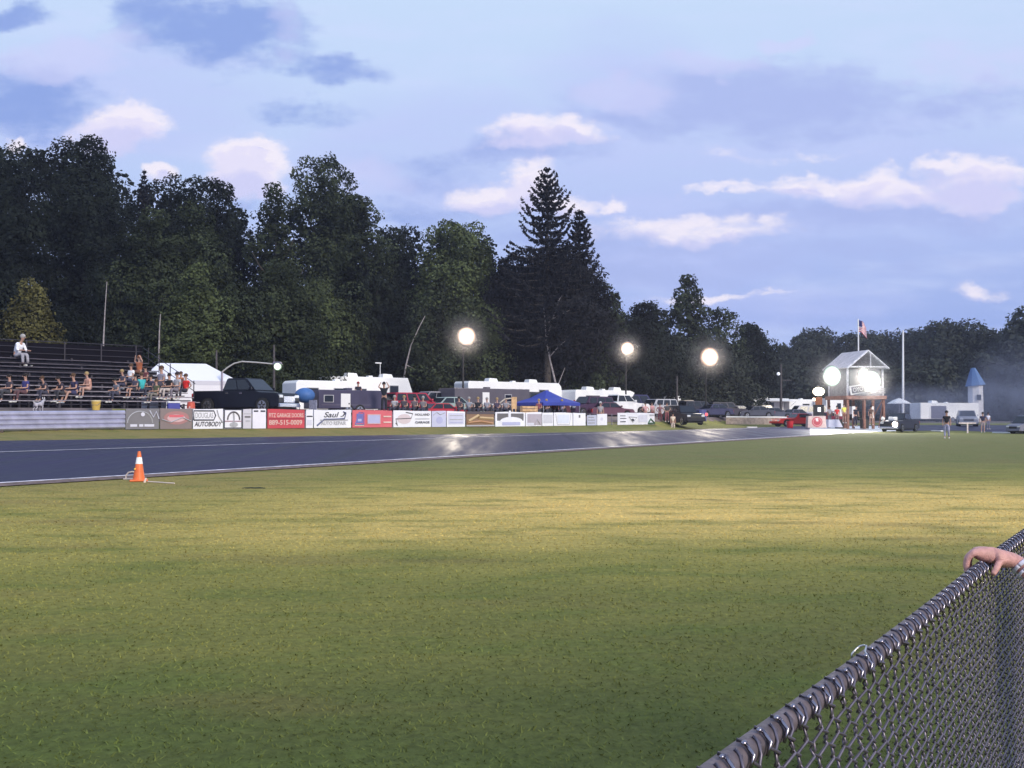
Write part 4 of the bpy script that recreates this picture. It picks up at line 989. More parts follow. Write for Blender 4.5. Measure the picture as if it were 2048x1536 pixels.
def person(label, loc, rz=0.0, pose='stand', shirt=(.5, .5, .5), pants=(.05, .05, .08), skin=(.45, .26, .20), hair='b', shorts=False, hat=None, lean=0.0, arms='down', sc=1.0, sleeve=.5, cat='person', group=None, knee=.0, shoe=(.7, .7, .7)):
    """faces local -Y; loc is the ground point under a standing person, or the seat point under a sitting one"""
    t = thing('person', label, cat, loc, rz, group); t.scale = (sc,)*3
    SK = cmat('skin', skin); SH = cmat('cloth', shirt); PA = cmat('cloth', pants); HR = cmat('cloth', HAIRS[hair])
    hz = .93 if pose == 'stand' else .10
    V = Vector; pel = V((0, 0, hz))
    fw = lean  # forward lean of the trunk
    sp1 = V((0, -fw*.2, hz+.18)); sp2 = V((0, -fw*.5, hz+.38)); nk = V((0, -fw*.8, hz+.52)); hb = V((0, -fw*.95-.02, hz+.62)); hd = V((0, -fw*1.05-.03, hz+.73))
    legs = []
    for s in (-1, 1):
        if pose == 'stand':
            legs.append([V((s*.09, 0, hz-.05)), V((s*.11, -.02-knee*s*.1, .50)), V((s*.12, .03+knee*s*.12, .10)), V((s*.13, -.11+knee*s*.12, .035))])
        else:
            sp = .13 if pose == 'sit' else .22
            legs.append([V((s*.09, -.05, hz)), V((s*sp, -.42, hz+.05)), V((s*sp*1.05, -.46-knee, hz-.36)), V((s*sp*1.1, -.60-knee, hz-.42))])
    am = []
    for s in (-1, 1):
        sh = V((s*.17, -fw*.72, hz+.47))
        if arms == 'down': e = sh+V((s*.06, .02, -.27)); h = e+V((0, -.08, -.24))
        elif arms == 'lap': e = sh+V((s*.07, -.06, -.26)); h = e+V((-s*.07, -.24, -.02))
        elif arms == 'up': e = sh+V((s*.14, -.05, .10)); h = e+V((-s*.12, -.05, .22))
        elif arms == 'hips': e = sh+V((s*.17, .06, -.22)); h = e+V((-s*.13, -.08, -.14))
        elif arms == 'point': e = sh+V((s*.05, -.20, -.16)) ; h = e+V((0, -.2, .16))
        am.append((sh, e, h))
    ch = [[(pel, .12), (sp1, .115), (sp2, .125), (nk, .055), (hb, .06), (hd, (.088, .10)), (hd+V((0, 0, .10)), .06)]]
    ch[0][4] = (hb, .052)
    for s_, e, h in am: ch.append([2, (s_, .05), (e, .038), (h, .027), (h+(h-e).normalized()*.09, .022)])
    for l in legs: ch.append([0, (l[0], .085), (l[1], .058), (l[2], .04), (l[3], .034)])
    skin_obj('body', ch, SK, t)
    # shirt
    cs = [[(pel+V((0, 0, .0)), .140), (sp1, .138), (sp2, .150), (nk-V((0, 0, .05)), .085)]]
    for s_, e, h in am: cs.append([2, (s_, .068), (s_.lerp(e, sleeve if sleeve <= 1 else 1), .056)]+([(e.lerp(h, sleeve-1), .042)] if sleeve > 1 else []))
    skin_obj('shirt', cs, SH, t)
    cp = [[(pel, .142), (pel+V((0, 0, .06)), .136)]]
    for l in legs:
        if shorts: cp.append([0, (l[0], .098), (l[0].lerp(l[1], .85), .082)])
        else: cp.append([0, (l[0], .098), (l[1], .074), (l[2].lerp(l[1], .08), .055)])
    skin_obj('trousers' if not shorts else 'shorts', cp, PA, t)
    for l in legs:
        bm = B(); f = l[3]; ball(bm, (f.x, f.y+.02, f.z-.0), .06, 2, (.75, 1.9, .75)); obj('shoe', bm, cmat('cloth', shoe), t, True)
    bm = B(); ball(bm, hd+V((0, .02, .045)), .112, 2, (.92, 1.0, .95))
    obj('hair', bm, HR if not hat else cmat('cloth', hat), t, True)
    if hat:
        bm = B(); box(bm, hd.x-.07, hd.x+.07, hd.y-.20, hd.y-.06, hd.z+.05, hd.z+.065); obj('cap_brim', bm, cmat('cloth', hat), t)
    bm = B(); ball(bm, hd+V((0, -.112, -.015)), .02, 1, (.8, 1, 1.3)); ball(bm, hd+V((.098, 0, -.01)), .025, 1, (.4, .8, 1)); ball(bm, hd+V((-.098, 0, -.01)), .025, 1, (.4, .8, 1))
    obj('nose_and_ears', bm, SK, t, True)
    bm = B(); [ball(bm, hd+V((s*.036, -.096, .012)), .012, 1) for s in (-1, 1)]; box(bm, hd.x-.025, hd.x+.025, hd.y-.105, hd.y-.09, hd.z-.06, hd.z-.052)
    obj('eyes_and_mouth', bm, BLACKP, t)
    return t

# ------------------------------------------------------------------ bleachers
BA = Vector((-17.4, 55.6, 0)); BU = Vector((-.72, -.69, 0)).normalized(); BN = Vector((-.69, .72, 0)).normalized()
BZ = 1.95; NR = 10
def seat_z(k): return BZ+.42+.27*k
def seat_pt(k, px):
    o = BA+BN*(.75*k); a = (px-1024)/2001.9
    t = (a*o.y-o.x)/(BU.x-a*BU.y); p = o+BU*t; p.z = seat_z(k); return p
def row_for(px, py):
    best = None
    for k in range(NR):
        p = seat_pt(k, px); y = 768+0; 
        # project
        yy = p.y; zz = p.z-CAMZ; v = (FO*ST*yy-FO*CT*zz)/( -ST*zz-CT*yy) ; 
        pyk = 768-(FO*(zz*CT-yy*ST)/(yy*CT+zz*ST))
        if best is None or abs(pyk-py) < best[0]: best = (abs(pyk-py), k, p)
    return best[1], best[2]
def build_bleachers():
    t = thing('bleachers', 'long weathered dark wooden bleachers on the bank at the left', 'bleachers', (BA.x, BA.y, BZ), math.atan2(-BU.y, -BU.x))
    # local frame: +x along toward the right end (-BU), +y back
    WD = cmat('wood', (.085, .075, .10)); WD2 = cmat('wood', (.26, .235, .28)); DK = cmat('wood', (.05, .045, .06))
    LEN = 34; DKG = mat('dark_rail', (.05, .045, .06), .6, .3)
    random.seed(4)
    for k in range(NR):
        y = .75*k; z = .42+.27*k
        x = 0 if k < 4 else -.55*(k-3)*0
        bm = B(); xs = -LEN
        while xs < -.1:
            L = random.uniform(3.2, 4.4); e = min(0, xs+L); dz = random.uniform(-.02, .02)
            box(bm, xs+.01, e-.01, y-.14, y+.14, z-.05+dz, z+dz)
            xs = e
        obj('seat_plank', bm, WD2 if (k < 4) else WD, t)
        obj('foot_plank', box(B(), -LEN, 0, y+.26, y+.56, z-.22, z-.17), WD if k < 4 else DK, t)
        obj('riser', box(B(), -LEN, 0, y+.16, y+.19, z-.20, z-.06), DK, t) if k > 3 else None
    for x in np.arange(-LEN+.1, .1, 3.3):
        bm = B(); tube(bm, [(x, -.1, .0), (x, .75*NR, .27*NR)], .06, 4)
        for k in range(0, NR+1, 2): box(bm, x-.05, x+.05, .75*k-.05, .75*k+.05, -.3, .30+.27*k)
        obj('stringer', bm, DK, t)
    # back fence and end rail
    zt = .42+.27*(NR-1)
    bm = B()
    for x in np.arange(-LEN, .1, 2.1): box(bm, x-.03, x+.03, .75*NR-.03, .75*NR+.03, zt-.8, zt+1.05)
    for zz in (.35, .7, 1.05): tube(bm, [(-LEN, .75*NR, zt+zz), (0, .75*NR, zt+zz)], .025, 5)
    obj('back_rail', bm, DKG, t)
    bm = B()
    for zz in (.5, .95): tube(bm, [(.05, .6, .5+zz), (.05, .75*NR, zt+zz)], .022, 5)
    for k in range(1, NR, 2): box(bm, .03, .07, .75*k-.02, .75*k+.02, .3+.27*k, 1.35+.27*k)
    obj('end_rail', bm, DKG, t)
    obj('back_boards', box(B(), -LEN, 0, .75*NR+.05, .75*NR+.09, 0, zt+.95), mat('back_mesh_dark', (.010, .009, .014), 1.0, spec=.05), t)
build_bleachers()

def rows_people():
    def seated(px, pyseat, label, **k):
        kk, p = row_for(px, pyseat); yaw = k.pop('yaw', -.6)
        return person(label, p, yaw, 'sit', group=None, **k)
    TANS = (.50, .30, .24)
    seated(30, 715, 'person in white shirt sitting alone high up on the bleachers', shirt=(.85, .85, .92), pants=(.35, .34, .40), hair='g', arms='lap', yaw=1.3, lean=.28, sc=1.36, sleeve=1.4)
    seated(18, 792, 'dark-dressed person at the left edge of the bleachers', shirt=(.06, .05, .07), pants=(.05, .05, .06), hair='k', arms='lap', sc=1.05)
    seated(50, 790, 'person in deep blue top sitting low beside the small dog', shirt=(.05, .05, .20), pants=(.12, .06, .07), hair='k', arms='lap', sc=1.12)
    seated(150, 793, 'person in navy shirt with pale legs stretched toward the yellow bucket', shirt=(.04, .035, .09), pants=(.05, .05, .12), hair='b', shorts=True, knee=.12, lean=.1, arms='lap', sc=1.2)
    seated(178, 778, 'blond person in peach top with bare tan legs', shirt=(.60, .32, .25), pants=(.55, .34, .28), skin=TANS, hair='y', shorts=True, lean=.15, arms='lap', sc=1.05)
    seated(127, 790, 'person in black hunched behind the navy shirt', shirt=(.05, .04, .06), pants=(.04, .04, .05), hair='k', lean=.3, arms='lap')
    seated(248, 778, 'pale-armed person in dark clothes left of the white shirt group', shirt=(.10, .09, .12), pants=(.05, .05, .09), hair='y', arms='lap', lean=.15)
    seated(261, 766, 'person in bright white T-shirt at the front of the crowded corner', shirt=(.88, .88, .93), pants=(.05, .05, .10), hair='b', arms='lap', sc=1.12)
    seated(277, 752, 'orange-haired person in rust top above the teal shirt', shirt=(.42, .14, .07), pants=(.15, .07, .05), hair='o', arms='up', sc=1.15, skin=TANS)
    seated(282, 783, 'person in teal T-shirt seen from behind', shirt=(.05, .42, .45), pants=(.04, .05, .10), hair='b', arms='lap', sc=1.12, yaw=-2.2)
    seated(301, 782, 'person in dark jacket between teal and grey shirts', shirt=(.05, .05, .09), pants=(.05, .05, .08), hair='k', arms='lap')
    seated(322, 774, 'tall person in purple-grey hooded top under the tent corner', shirt=(.28, .26, .33), pants=(.06, .06, .09), hair='b', arms='lap', sc=1.3)
    seated(338, 789, 'person in black T-shirt with pale bent knees', shirt=(.015, .015, .02), pants=(.50, .44, .42), hair='k', arms='lap', sc=1.12)
    seated(354, 783, 'person in pale grey vest and dark hat with orange collar', shirt=(.42, .42, .48), pants=(.20, .18, .22), hair='k', hat=(.04, .03, .04), arms='lap', sc=1.22)
    seated(371, 786, 'person in red T-shirt standing out at the right end of the bleachers', shirt=(.70, .03, .03), pants=(.04, .04, .06), hair='b', arms='hips', sc=1.12, skin=TANS)
    for px, py, lab, kw in (
        (290, 770, 'dark-haired person in maroon top behind the teal shirt', dict(shirt=(.16, .05, .06), hair='k', arms='lap')),
        (312, 790, 'person in olive shirt low beside the purple-grey hooded one', dict(shirt=(.10, .11, .06), pants=(.2, .18, .16), hair='b', arms='lap')),
        (361, 773, 'person in orange tank top between the grey vest and the red T-shirt', dict(shirt=(.60, .22, .10), hair='b', arms='lap', skin=TANS)),
        (236, 788, 'person in black cap and grey shirt left of the crowded corner', dict(shirt=(.20, .20, .24), hair='k', hat=(.02, .02, .02), arms='lap', lean=.2)),
        (93, 792, 'person in charcoal top sitting alone right of the small dog', dict(shirt=(.07, .06, .08), hair='b', arms='lap', lean=.25)),
        (270, 788, 'person in dark shorts with white shoes at the foot of the crowded corner', dict(shirt=(.09, .08, .12), pants=(.04, .04, .05), shorts=True, hair='k', arms='lap', shoe=(.9, .9, .9)))):
        seated(px, py, lab, **kw)
    # spectators behind the boards
    def stand(px, pytop, d, label, **k):
        d = max(d, 1/ROWB(px)[0]+2.4) if px < 1320 else d; p = gp(px, d); top = at(px, pytop, d).z; s = k.pop('sc', 1.0)
        z = top-1.76*s; p.z = z if z > height(p.x, d)-.9 else p.z
        return person(label, p, k.pop('yaw', 0), 'stand', sc=s, **k)
    def chair_sit(px, pyhead, d, label, chair=(.05, .05, .07), **k):
        d = 1/ROWB(px)[0]+random.uniform(3.0, 4.6); top = at(px, pyhead, d).z; p = gp(px, d); s = k.pop('sc', 1.05); p.z = max(p.z+.36, top-.94*s)
        yaw = k.pop('yaw', -.3)
        c = thing('folding_chair', 'folding chair under '+' '.join(label.split()[1:13]), 'chair', (p.x, p.y, p.z), yaw)
        cm = cmat('cloth', chair)
        obj('seat', box(B(), -.27, .27, -.25, .22, -.06, -.02), cm, c); obj('backrest', box(B(), -.27, .27, .20, .24, .0, .52), cm, c)
        for sx in (-1, 1):
            for sy in (-1, 1): obj('leg', tube(B(), [(sx*.26, sy*.22, -.05), (sx*.26, -sy*.18, -.42)], .014, 5), GALV, c)
        return person(label, p, yaw, 'sit', sc=s, **k)
    stand(716, 764, 70, 'distant person in red cap standing behind the dark enclosed trailer', shirt=(.03, .03, .05), hair='k', hat=(.3, .03, .03))
    stand(768, 765, 57.5, 'person in all black leaning on the rail with raised elbow', shirt=(.015, .02, .03), pants=(.02, .02, .03), hair='k', arms='up', sc=1.08, lean=.1)
    sits = [(789, 794, 60, (.55, .55, .60), 'grey T-shirt person right beside the one in all black'), (808, 797, 60.5, (.08, .07, .09), 'charcoal-dressed person in front of the crimson vehicle'),
            (829, 795, 61, (.16, .13, .15), 'mauve-grey dressed person under the crimson vehicle door'), (846, 799, 61.5, (.22, .20, .22), 'person with grey top left of the small red car'),
            (918, 799, 66, (.12, .08, .10), 'brown-topped person below the left end of the cargo trailer'), (938, 801, 67, (.30, .32, .38), 'slate-shirted person with pale cap left of the lamp glint'),
            (956, 803, 67.5, (.03, .03, .04), 'black-shirted person in the middle of the cargo trailer crowd'), (974, 802, 68, (.34, .34, .40), 'light grey shirt person right of the black-shirted one'),
            (994, 804, 69, (.09, .07, .12), 'dark violet shirt person at the start of the second white run'), (1012, 803, 70, (.33, .32, .36), 'pale grey shirt person beside the orange wooden frame'),
            (1078, 807, 75, (.26, .08, .10), 'maroon-topped person left under the blue canopy'), (1093, 806, 75.5, (.48, .34, .32), 'pink-skinned shirtless looking person under the canopy middle'),
            (1108, 808, 76, (.24, .06, .08), 'dark red shirt person right under the blue canopy'), (1124, 809, 77, (.36, .34, .50), 'lavender shirt person at the canopy right pole')]
    for px, py, d, colr, lab in sits:
        chair_sit(px, py, d, 'seated '+lab, shirt=colr, pants=(.05, .05, .08), hair=random.choice('kbgy'), arms='lap', skin=random.choice([(.45, .26, .20), TANS]))
    stand(1201, 804, 80, 'person in grey camouflage shirt and pale cap beside the corner board', shirt=(.35, .33, .36), pants=(.3, .28, .3), hair='g', hat=(.6, .58, .6), sc=1.15)
    for px, py, d, colr, lab in ((1291, 806, 93, (.62, .36, .38), 'person in pink shirt behind the last white board'), (1304, 805, 94, (.64, .34, .36), 'second person in pink shirt, hands on hips'),
                                 (1320, 807, 93, (.25, .12, .14), 'person in brown-red top before the white box trailer'), (1334, 805, 92, (.07, .07, .08), 'dark-haired person just left of the black vehicle')):
        stand(px, py, d, lab, shirt=colr, pants=(.30, .10, .12), hair='k', arms=random.choice(['hips', 'down']), sc=1.02)
    stand(1346, 826, 90, 'person in pale yellow top standing against the black vehicle', shirt=(.75, .62, .50), pants=(.60, .50, .45), hair='k')
    # tower crew
    gz = lambda px, d: at(px, 855.5, d)
    for px, py, d, lab, kw in (
        (1688, 808, 92, 'person in yellow safety vest standing before the tower legs', dict(shirt=(.85, .80, .15), pants=(.30, .12, .08), hair='b', shorts=True)),
        (1674, 812, 93, 'person in red shirt left of the yellow vest', dict(shirt=(.70, .05, .05), pants=(.25, .15, .15), hair='k')),
        (1710, 811, 91, 'big person in black bending under the tower deck', dict(shirt=(.015, .015, .03), pants=(.02, .02, .04), hair='k', lean=.15, sc=1.1)),
        (1742, 812, 93, 'person in brown standing behind the right tower leg', dict(shirt=(.14, .08, .06), pants=(.40, .26, .2), hair='k', shorts=True)),
        (1659, 812, 96, 'person in pale shirt working behind the circle barrier block', dict(shirt=(.80, .78, .80), pants=(.2, .2, .25), hair='b')),
        (1893, 822, 64, 'person in black T-shirt and long pale trousers standing on the lawn', dict(shirt=(.012, .012, .02), pants=(.36, .36, .50), hair='k', knee=.6, arms='down', sc=1.03)),
        (1965, 816, 88, 'person in dark shirt and tan shorts at the edge of the smoke', dict(shirt=(.03, .03, .07), pants=(.40, .32, .36), hair='k', shorts=True, skin=TANS)),
        (1976, 825, 100, 'distant person in white shirt half hidden behind the one in tan shorts', dict(shirt=(.75, .75, .85), pants=(.2, .2, .3), hair='k'))):
        kw = dict(kw); s = kw.pop('sc', 1.0)
        p = at(px, py, d); p.z -= 1.76*s
        if abs(p.z-height(p.x, d)) < 1.0 and px > 1800: 
            s *= (p.z+1.76*s-height(p.x, d))/(1.76*s) if .8 < (p.z+1.76*s-height(p.x, d))/(1.76*s) < 1.2 else 1; p.z = height(p.x, d)
        person(lab, p, random.uniform(-.4, .4), 'stand', sc=s, **kw)
rows_people()
def lens_mat(name, core, rim, es, k):
    """lamp lens: emission fades towards the rim to imitate a soft halo, measured in the lens's own coordinates"""
    if name in MATS: return MATS[name]
    m = bpy.data.materials.new(name); m.use_nodes = True; nt = m.node_tree; N = nt.nodes; b = N['Principled BSDF']
    b.inputs['Base Color'].default_value = (.02, .02, .02, 1); b.inputs['Roughness'].default_value = .8; b.inputs['Specular IOR Level'].default_value = .1
    tc = N.new('ShaderNodeTexCoord'); mp = N.new('ShaderNodeMapping'); mp.inputs['Scale'].default_value = (1, 0, 1); nt.links.new(tc.outputs['Object'], mp.inputs['Vector'])
    ln = N.new('ShaderNodeVectorMath'); ln.operation = 'LENGTH'; nt.links.new(mp.outputs[0], ln.inputs[0])
    mr = N.new('ShaderNodeMapRange'); mr.inputs['From Min'].default_value = 0; mr.inputs['From Max'].default_value = 1.0; mr.inputs['To Min'].default_value = 1; mr.inputs['To Max'].default_value = .10
    nt.links.new(ln.outputs['Value'], mr.inputs['Value'])
    pw = N.new('ShaderNodeMath'); pw.operation = 'POWER'; nt.links.new(mr.outputs[0], pw.inputs[0]); pw.inputs[1].default_value = k
    ml = N.new('ShaderNodeMath'); ml.operation = 'MULTIPLY'; nt.links.new(pw.outputs[0], ml.inputs[0]); ml.inputs[1].default_value = es
    mx = N.new('ShaderNodeMix'); mx.data_type = 'RGBA'; mx.inputs[6].default_value = (*rim, 1); mx.inputs[7].default_value = (*core, 1); nt.links.new(pw.outputs[0], mx.inputs[0])
    nt.links.new(mx.outputs[2], b.inputs['Emission Color']); nt.links.new(ml.outputs[0], b.inputs['Emission Strength'])
    MATS[name] = m; return m
# ------------------------------------------------------------------ start tower
def build_tower():
    d = 95; g = at(1712, 855, d); g.z = gp(1712, d).z+.05
    rz = R(12)
    t = thing('starter_tower', 'two-storey timber starter tower with white gable roof and blazing lamps', 'tower', g, rz)
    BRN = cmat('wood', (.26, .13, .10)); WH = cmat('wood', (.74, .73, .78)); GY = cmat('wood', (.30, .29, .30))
    w, dp = 1.85, 1.7          # half sizes
    zd = 2.75                  # deck height above base
    for x in (-w, -.15, .75, w):
        for y in (-dp, dp): obj('post', box(B(), x-.10, x+.10, y-.10, y+.10, 0, zd), BRN, t)
    obj('brace', tube(B(), [(w-.6, -dp-.12, .1), (w-.15, -dp-.12, zd-.3)], .05, 4), BRN, t)
    obj('brace', tube(B(), [(.75, -dp-.12, 1.2), (w-.2, -dp-.12, zd-.1)], .05, 4), BRN, t)
    obj('deck', box(B(), -w-.25, w+.15, -dp-.25, dp+.25, zd, zd+.34), BRN, t)
    obj('fascia', box(B(), -w-.27, w+.17, -dp-.30, -dp-.253, zd+.02, zd+.30), cmat('wood', (.36, .20, .17)), t)
    h1 = 5.75
    for x in (-w+.05, w-.05):
        for y in (-dp+.05, dp-.05): obj('post', box(B(), x-.08, x+.08, y-.08, y+.08, zd+.34, h1), WH, t)
    obj('post', box(B(), -.35, -.23, -dp, -dp+.1, zd+1.2, h1), WH, t)
    obj('cabin_wall', box(B(), -w+.14, w-.14, -dp+.12, -dp+.2, zd+.34, zd+1.25), WH, t)
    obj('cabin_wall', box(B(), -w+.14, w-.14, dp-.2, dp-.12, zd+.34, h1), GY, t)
    obj('cabin_wall', box(B(), w-.10, w-.04, -dp+.14, dp-.2, zd+.34, zd+1.25), WH, t)
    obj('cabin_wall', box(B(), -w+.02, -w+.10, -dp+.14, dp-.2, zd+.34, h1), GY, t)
    obj('window', box(B(), -w+.30, -.40, -dp+.10, -dp+.13, zd+1.35, h1-.25), mat('tower_glass', (.22, .24, .25), .15), t)
    obj('window', box(B(), -.16, w-.3, -dp+.10, -dp+.13, zd+1.35, h1-.25), mat('tower_glass', (.22, .24, .25), .15), t)
    # railing with slats
    bm = B()
    for z in (.62, .80, .98): box(bm, .15, w+.05, -dp-.24, -dp-.20, zd+z-.05, zd+z+.05)
    obj('railing', bm, cmat('wood', (.50, .48, .50)), t)
    # roof, gable front toward the track
    rf = mat('roof_panels', (.66, .59, .60), .6, noise=.15, nscale=2)
    ap = h1+1.55; ov = .30
    for s in (-1, 1):
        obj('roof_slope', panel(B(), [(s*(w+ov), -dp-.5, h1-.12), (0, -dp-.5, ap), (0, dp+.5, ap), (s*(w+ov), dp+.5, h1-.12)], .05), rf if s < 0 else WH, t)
    for y in (-dp-.52, dp+.52):
        bm = B()
        for s in (-1, 1): tube(bm, [(s*(w+ov), y, h1-.14), (0, y, ap-.02)], .09, 4)
        tube(bm, [(-w-.1, y, h1), (w+.1, y, h1)], .07, 4); tube(bm, [(.25, y, h1), (.25, y, ap-.2)], .05, 4)
        obj('barge_board', bm, WH, t)
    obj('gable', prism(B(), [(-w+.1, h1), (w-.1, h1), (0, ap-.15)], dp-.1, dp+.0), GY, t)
    # banner
    bn = obj('banner', box(B(), -.78, .78, -.02, .02, -.42, .42), WHITE, t); bn.location = (-1.0, -dp-.34, zd+.92); bn.rotation_euler = (0, R(-10), R(-4))
    obj('banner_field', box(B(), -.62, .62, -.035, -.022, -.30, .30), cmat('flat', (.10, .09, .13)), bn)
    tx = text_mesh('OYO', 'lettering', WHITE, bn, (1.0, .42)); tx.location = (0, -.045, 0)
    # white oval sign and panels under the deck
    bm = B(); n = 30; vs = [bm.verts.new((.1+.85*math.cos(k*2*math.pi/n), dp-.4, 1.75+.38*math.sin(k*2*math.pi/n))) for k in range(n)]; bm.faces.new(vs)
    obj('oval_sign', bm, WHITE, t)
    for x in (-1.3, .6): obj('white_panel', box(B(), x-.16, x+.16, -dp-.14, -dp-.11, 1.0, 2.1), WHITE, t)
    for px in (-1.4, 1.25): obj('service_box', box(B(), px-.3, px+.3, .3, .9, 0, .9, bev=.03), BLACKP, t)
    obj('roof_pole', tube(B(), [(.35, 0, ap-.6), (.35, 0, ap+3.15)], .06, 8), WHITE, t)
    # flag hanging from the top, stripes and canton modelled as cloth strips
    fl = thing('stars_and_stripes_flag', 'drooping striped flag on the pole over the tower roof', 'flag', g+Matrix.Rotation(rz, 3, 'Z')@Vector((.35, 0, ap+3.05)), 0)
    reds, whites, blues = B(), B(), B()
    n = 13; Wf, Hf = 1.15, 1.15
    for i in range(n):
        for j in range(10):
            def P(u, v):  # droop
                x = .06+Wf*u*.62; z = -Hf*v*(1-.10*u)-u*u*.75
                return (x, .10*math.sin(u*9+v*2), z)
            u0, u1 = j/10, (j+1)/10; v0, v1 = i/n, (i+1)/n
            b = blues if (i < 7 and j < 4) else (reds if i % 2 == 0 else whites)
            panel(b, [P(u0, v0), P(u1, v0), P(u1, v1), P(u0, v1)], .008)
    obj('red_stripes', reds, cmat('cloth', (.55, .05, .07)), fl); obj('white_stripes', whites, cmat('cloth', (.85, .85, .9)), fl); obj('canton', blues, cmat('cloth', (.04, .05, .20)), fl)
    # blazing lamps on brackets
    LW = lens_mat('lamp_white', (.97, 1, .98), (.75, 1, .88), TOWER_ES, 2.2)
    for px, py, r, lab in ((1663, 752, .82, 'blazing white flood lamp bracketed off the left of the tower'), (1727, 750, .55, 'blazing white lamp at the tower corner nearest the flag'), (1742, 763, .85, 'blazing white flood lamp on the right corner of the tower')):
        p = at(px, py, 92.2)
        L = thing('flood_lamp', lab, 'lamp', p, rz)
        q = obj('bulb', ball(B(), (0, 0, 0), 1, 4, (1, .3, 1.0)), LW, L, True); q.scale = (r*1.2,)*3; q.rotation_euler = (0, 0, R(18)-rz)
        obj('housing', cyl(B(), (0, .2, 0), (0, .7, 0), r*.95, r*.5, 20), BLACKP, L)
        obj('bracket', tube(B(), [(0, .65, 0), (.0, 1.2, -.2)], .06, 5), GALV, L)
        pl = bpy.data.lights.new('lamp_light', 'SPOT'); po = bpy.data.objects.new('lamp_light', pl); C.objects.link(po)
        pl.energy = TOWER_W; pl.color = (1, .97, .90); pl.shadow_soft_size = .5; pl.spot_size = R(120); pl.spot_blend = .8
        po.location = p+Vector((-.45, -1.0, 0)); po.rotation_euler = (Vector((-.25, -1, -.28))).to_track_quat('-Z', 'Y').to_euler()
    return t
build_tower()

def floodlight(px, py, d, r, label, base_px=None):
    p = at(px, py, d); g = gp(base_px or px, d)
    t = thing('floodlight', label, 'floodlight', g, 0, 'floodlights on poles along the track')
    h = p.z-g.z; dx = p.x-g.x
    obj('pole', tube(B(), [(0, 0, -.2), (dx*.0, 0, h*.6), (dx*.15, 0, h-.2)], [.09, .075, .05], 8), cmat('wood', (.03, .027, .027)), t)
    obj('arm', tube(B(), [(dx*.15, 0, h-.2), (dx, -.3, h)], .04, 6), GALV, t)
    hd = obj('lamp_housing', cyl(B(), (dx, .0, h), (dx, .38, h), r*1.05, r*.45, 18), BLACKP, t)
    q = obj('lens', ball(B(), (0, 0, 0), 1, 4, (1, .3, 1)), lens_mat('lamp_warm', (1, .97, .92), (1, .66, .48), LAMP_ES, 2.6), hd, True); q.location = (dx, -.05, h); q.scale = (r*1.02,)*3; q.rotation_euler = (0, 0, R(8))
    pl = bpy.data.lights.new('lamp_light', 'SPOT'); po = bpy.data.objects.new('lamp_light', pl); C.objects.link(po)
    pl.energy = LAMP_W; pl.color = (1, .88, .72); pl.shadow_soft_size = r; pl.spot_size = R(130); pl.spot_blend = .7
    po.location = p+Vector((0, -.9, 0)); po.rotation_euler = Vector((-.1, -1, -.55)).to_track_quat('-Z', 'Y').to_euler()
    return t
floodlight(933, 672, 82, .78, 'largest left floodlight glowing above the cargo trailer', 926)
floodlight(1254, 697, 96, .66, 'middle and smallest floodlight above the cab-over motorhome', 1252)
floodlight(1418, 714, 108, 1.08, 'right floodlight glowing above the rounded motorhome', 1412)
def arm_lamp():
    d = 64; g = gp(444, d); t = thing('curved_arm_lamp', 'street lamp with long curved arm beside the white tent', 'lamp', g)
    pts = [at(px, py, d)-g for px, py in ((444, 744), (455, 735), (468, 727), (484, 723), (515, 725), (546, 728))]
    obj('post', tube(B(), [(0, 0, -.2), pts[0]], .07, 8), GALV, t)
    obj('arm', tube(B(), pts, .045, 8), mat('pale_arm', (.55, .52, .5), .4, .3), t)
    c = at(556, 733, d)-g
    hd = obj('lamp_head', prism(B(), [(c.x-.34, c.z+.12), (c.x+.28, c.z+.12), (c.x+.2, c.z+.3), (c.x-.28, c.z+.3)], -.15, .15, bev=.03), GALV, t)
    q = obj('bulb', ball(B(), (0, 0, 0), 1, 4), lens_mat('lamp_green_white', (.95, 1, .93), (.7, 1, .7), 25, 2.4), hd, True); q.location = c; q.scale = (.26,)*3
arm_lamp()
def pole(px, pyt, pyb, d, label, r, m, name='pole', cat='pole', extra=None):
    g = gp(px, d); top = at(px, pyt, d)-g
    t = thing(name, label, cat, g); obj('shaft', tube(B(), [(0, 0, -.2), (top.x*.5, 0, top.z*.5), top], [r*1.2, r, r*.75], 8), m, t)
    if extra: extra(t, top)
    return t
WPO = mat('pole_white', (.80, .80, .84), .4)
pole(1806, 661, 850, 112, 'tall bare white pole between the tower and the white umbrella', .13, WPO)
DKP = cmat('wood', (.075, .065, .07))
def ylamp(t, top):
    obj('lamp', ball(B(), top+Vector((-.35, 0, -1.3)), .22, 2), mat('dim_lamp', (.8, .8, .8), .3, emit=(.8, .85, 1), es=.8), t, True); obj('cross_arm', box(B(), 0, 1.4, -.05, .05, top.z-2.2, top.z-2.1), DKP, t)
pole(1562, 728, 830, 132, 'dark utility pole with small dim lamp above the awning camper', .16, DKP, 'utility_pole', 'pole', ylamp)
pole(1354, 752, 820, 106, 'plain dark pole right of the small white box trailer', .1, DKP, 'utility_pole')
pole(548, 690, 800, 76, 'dark pole just behind the curved arm lamp bulb', .09, DKP, 'utility_pole')
pole(433, 700, 800, 70, 'dark post standing behind the left half of the black pickup', .08, DKP, 'utility_pole')
pole(1476, 640, 800, 145, 'faint dark mast on the skyline right of the third floodlight', .07, DKP, 'mast')

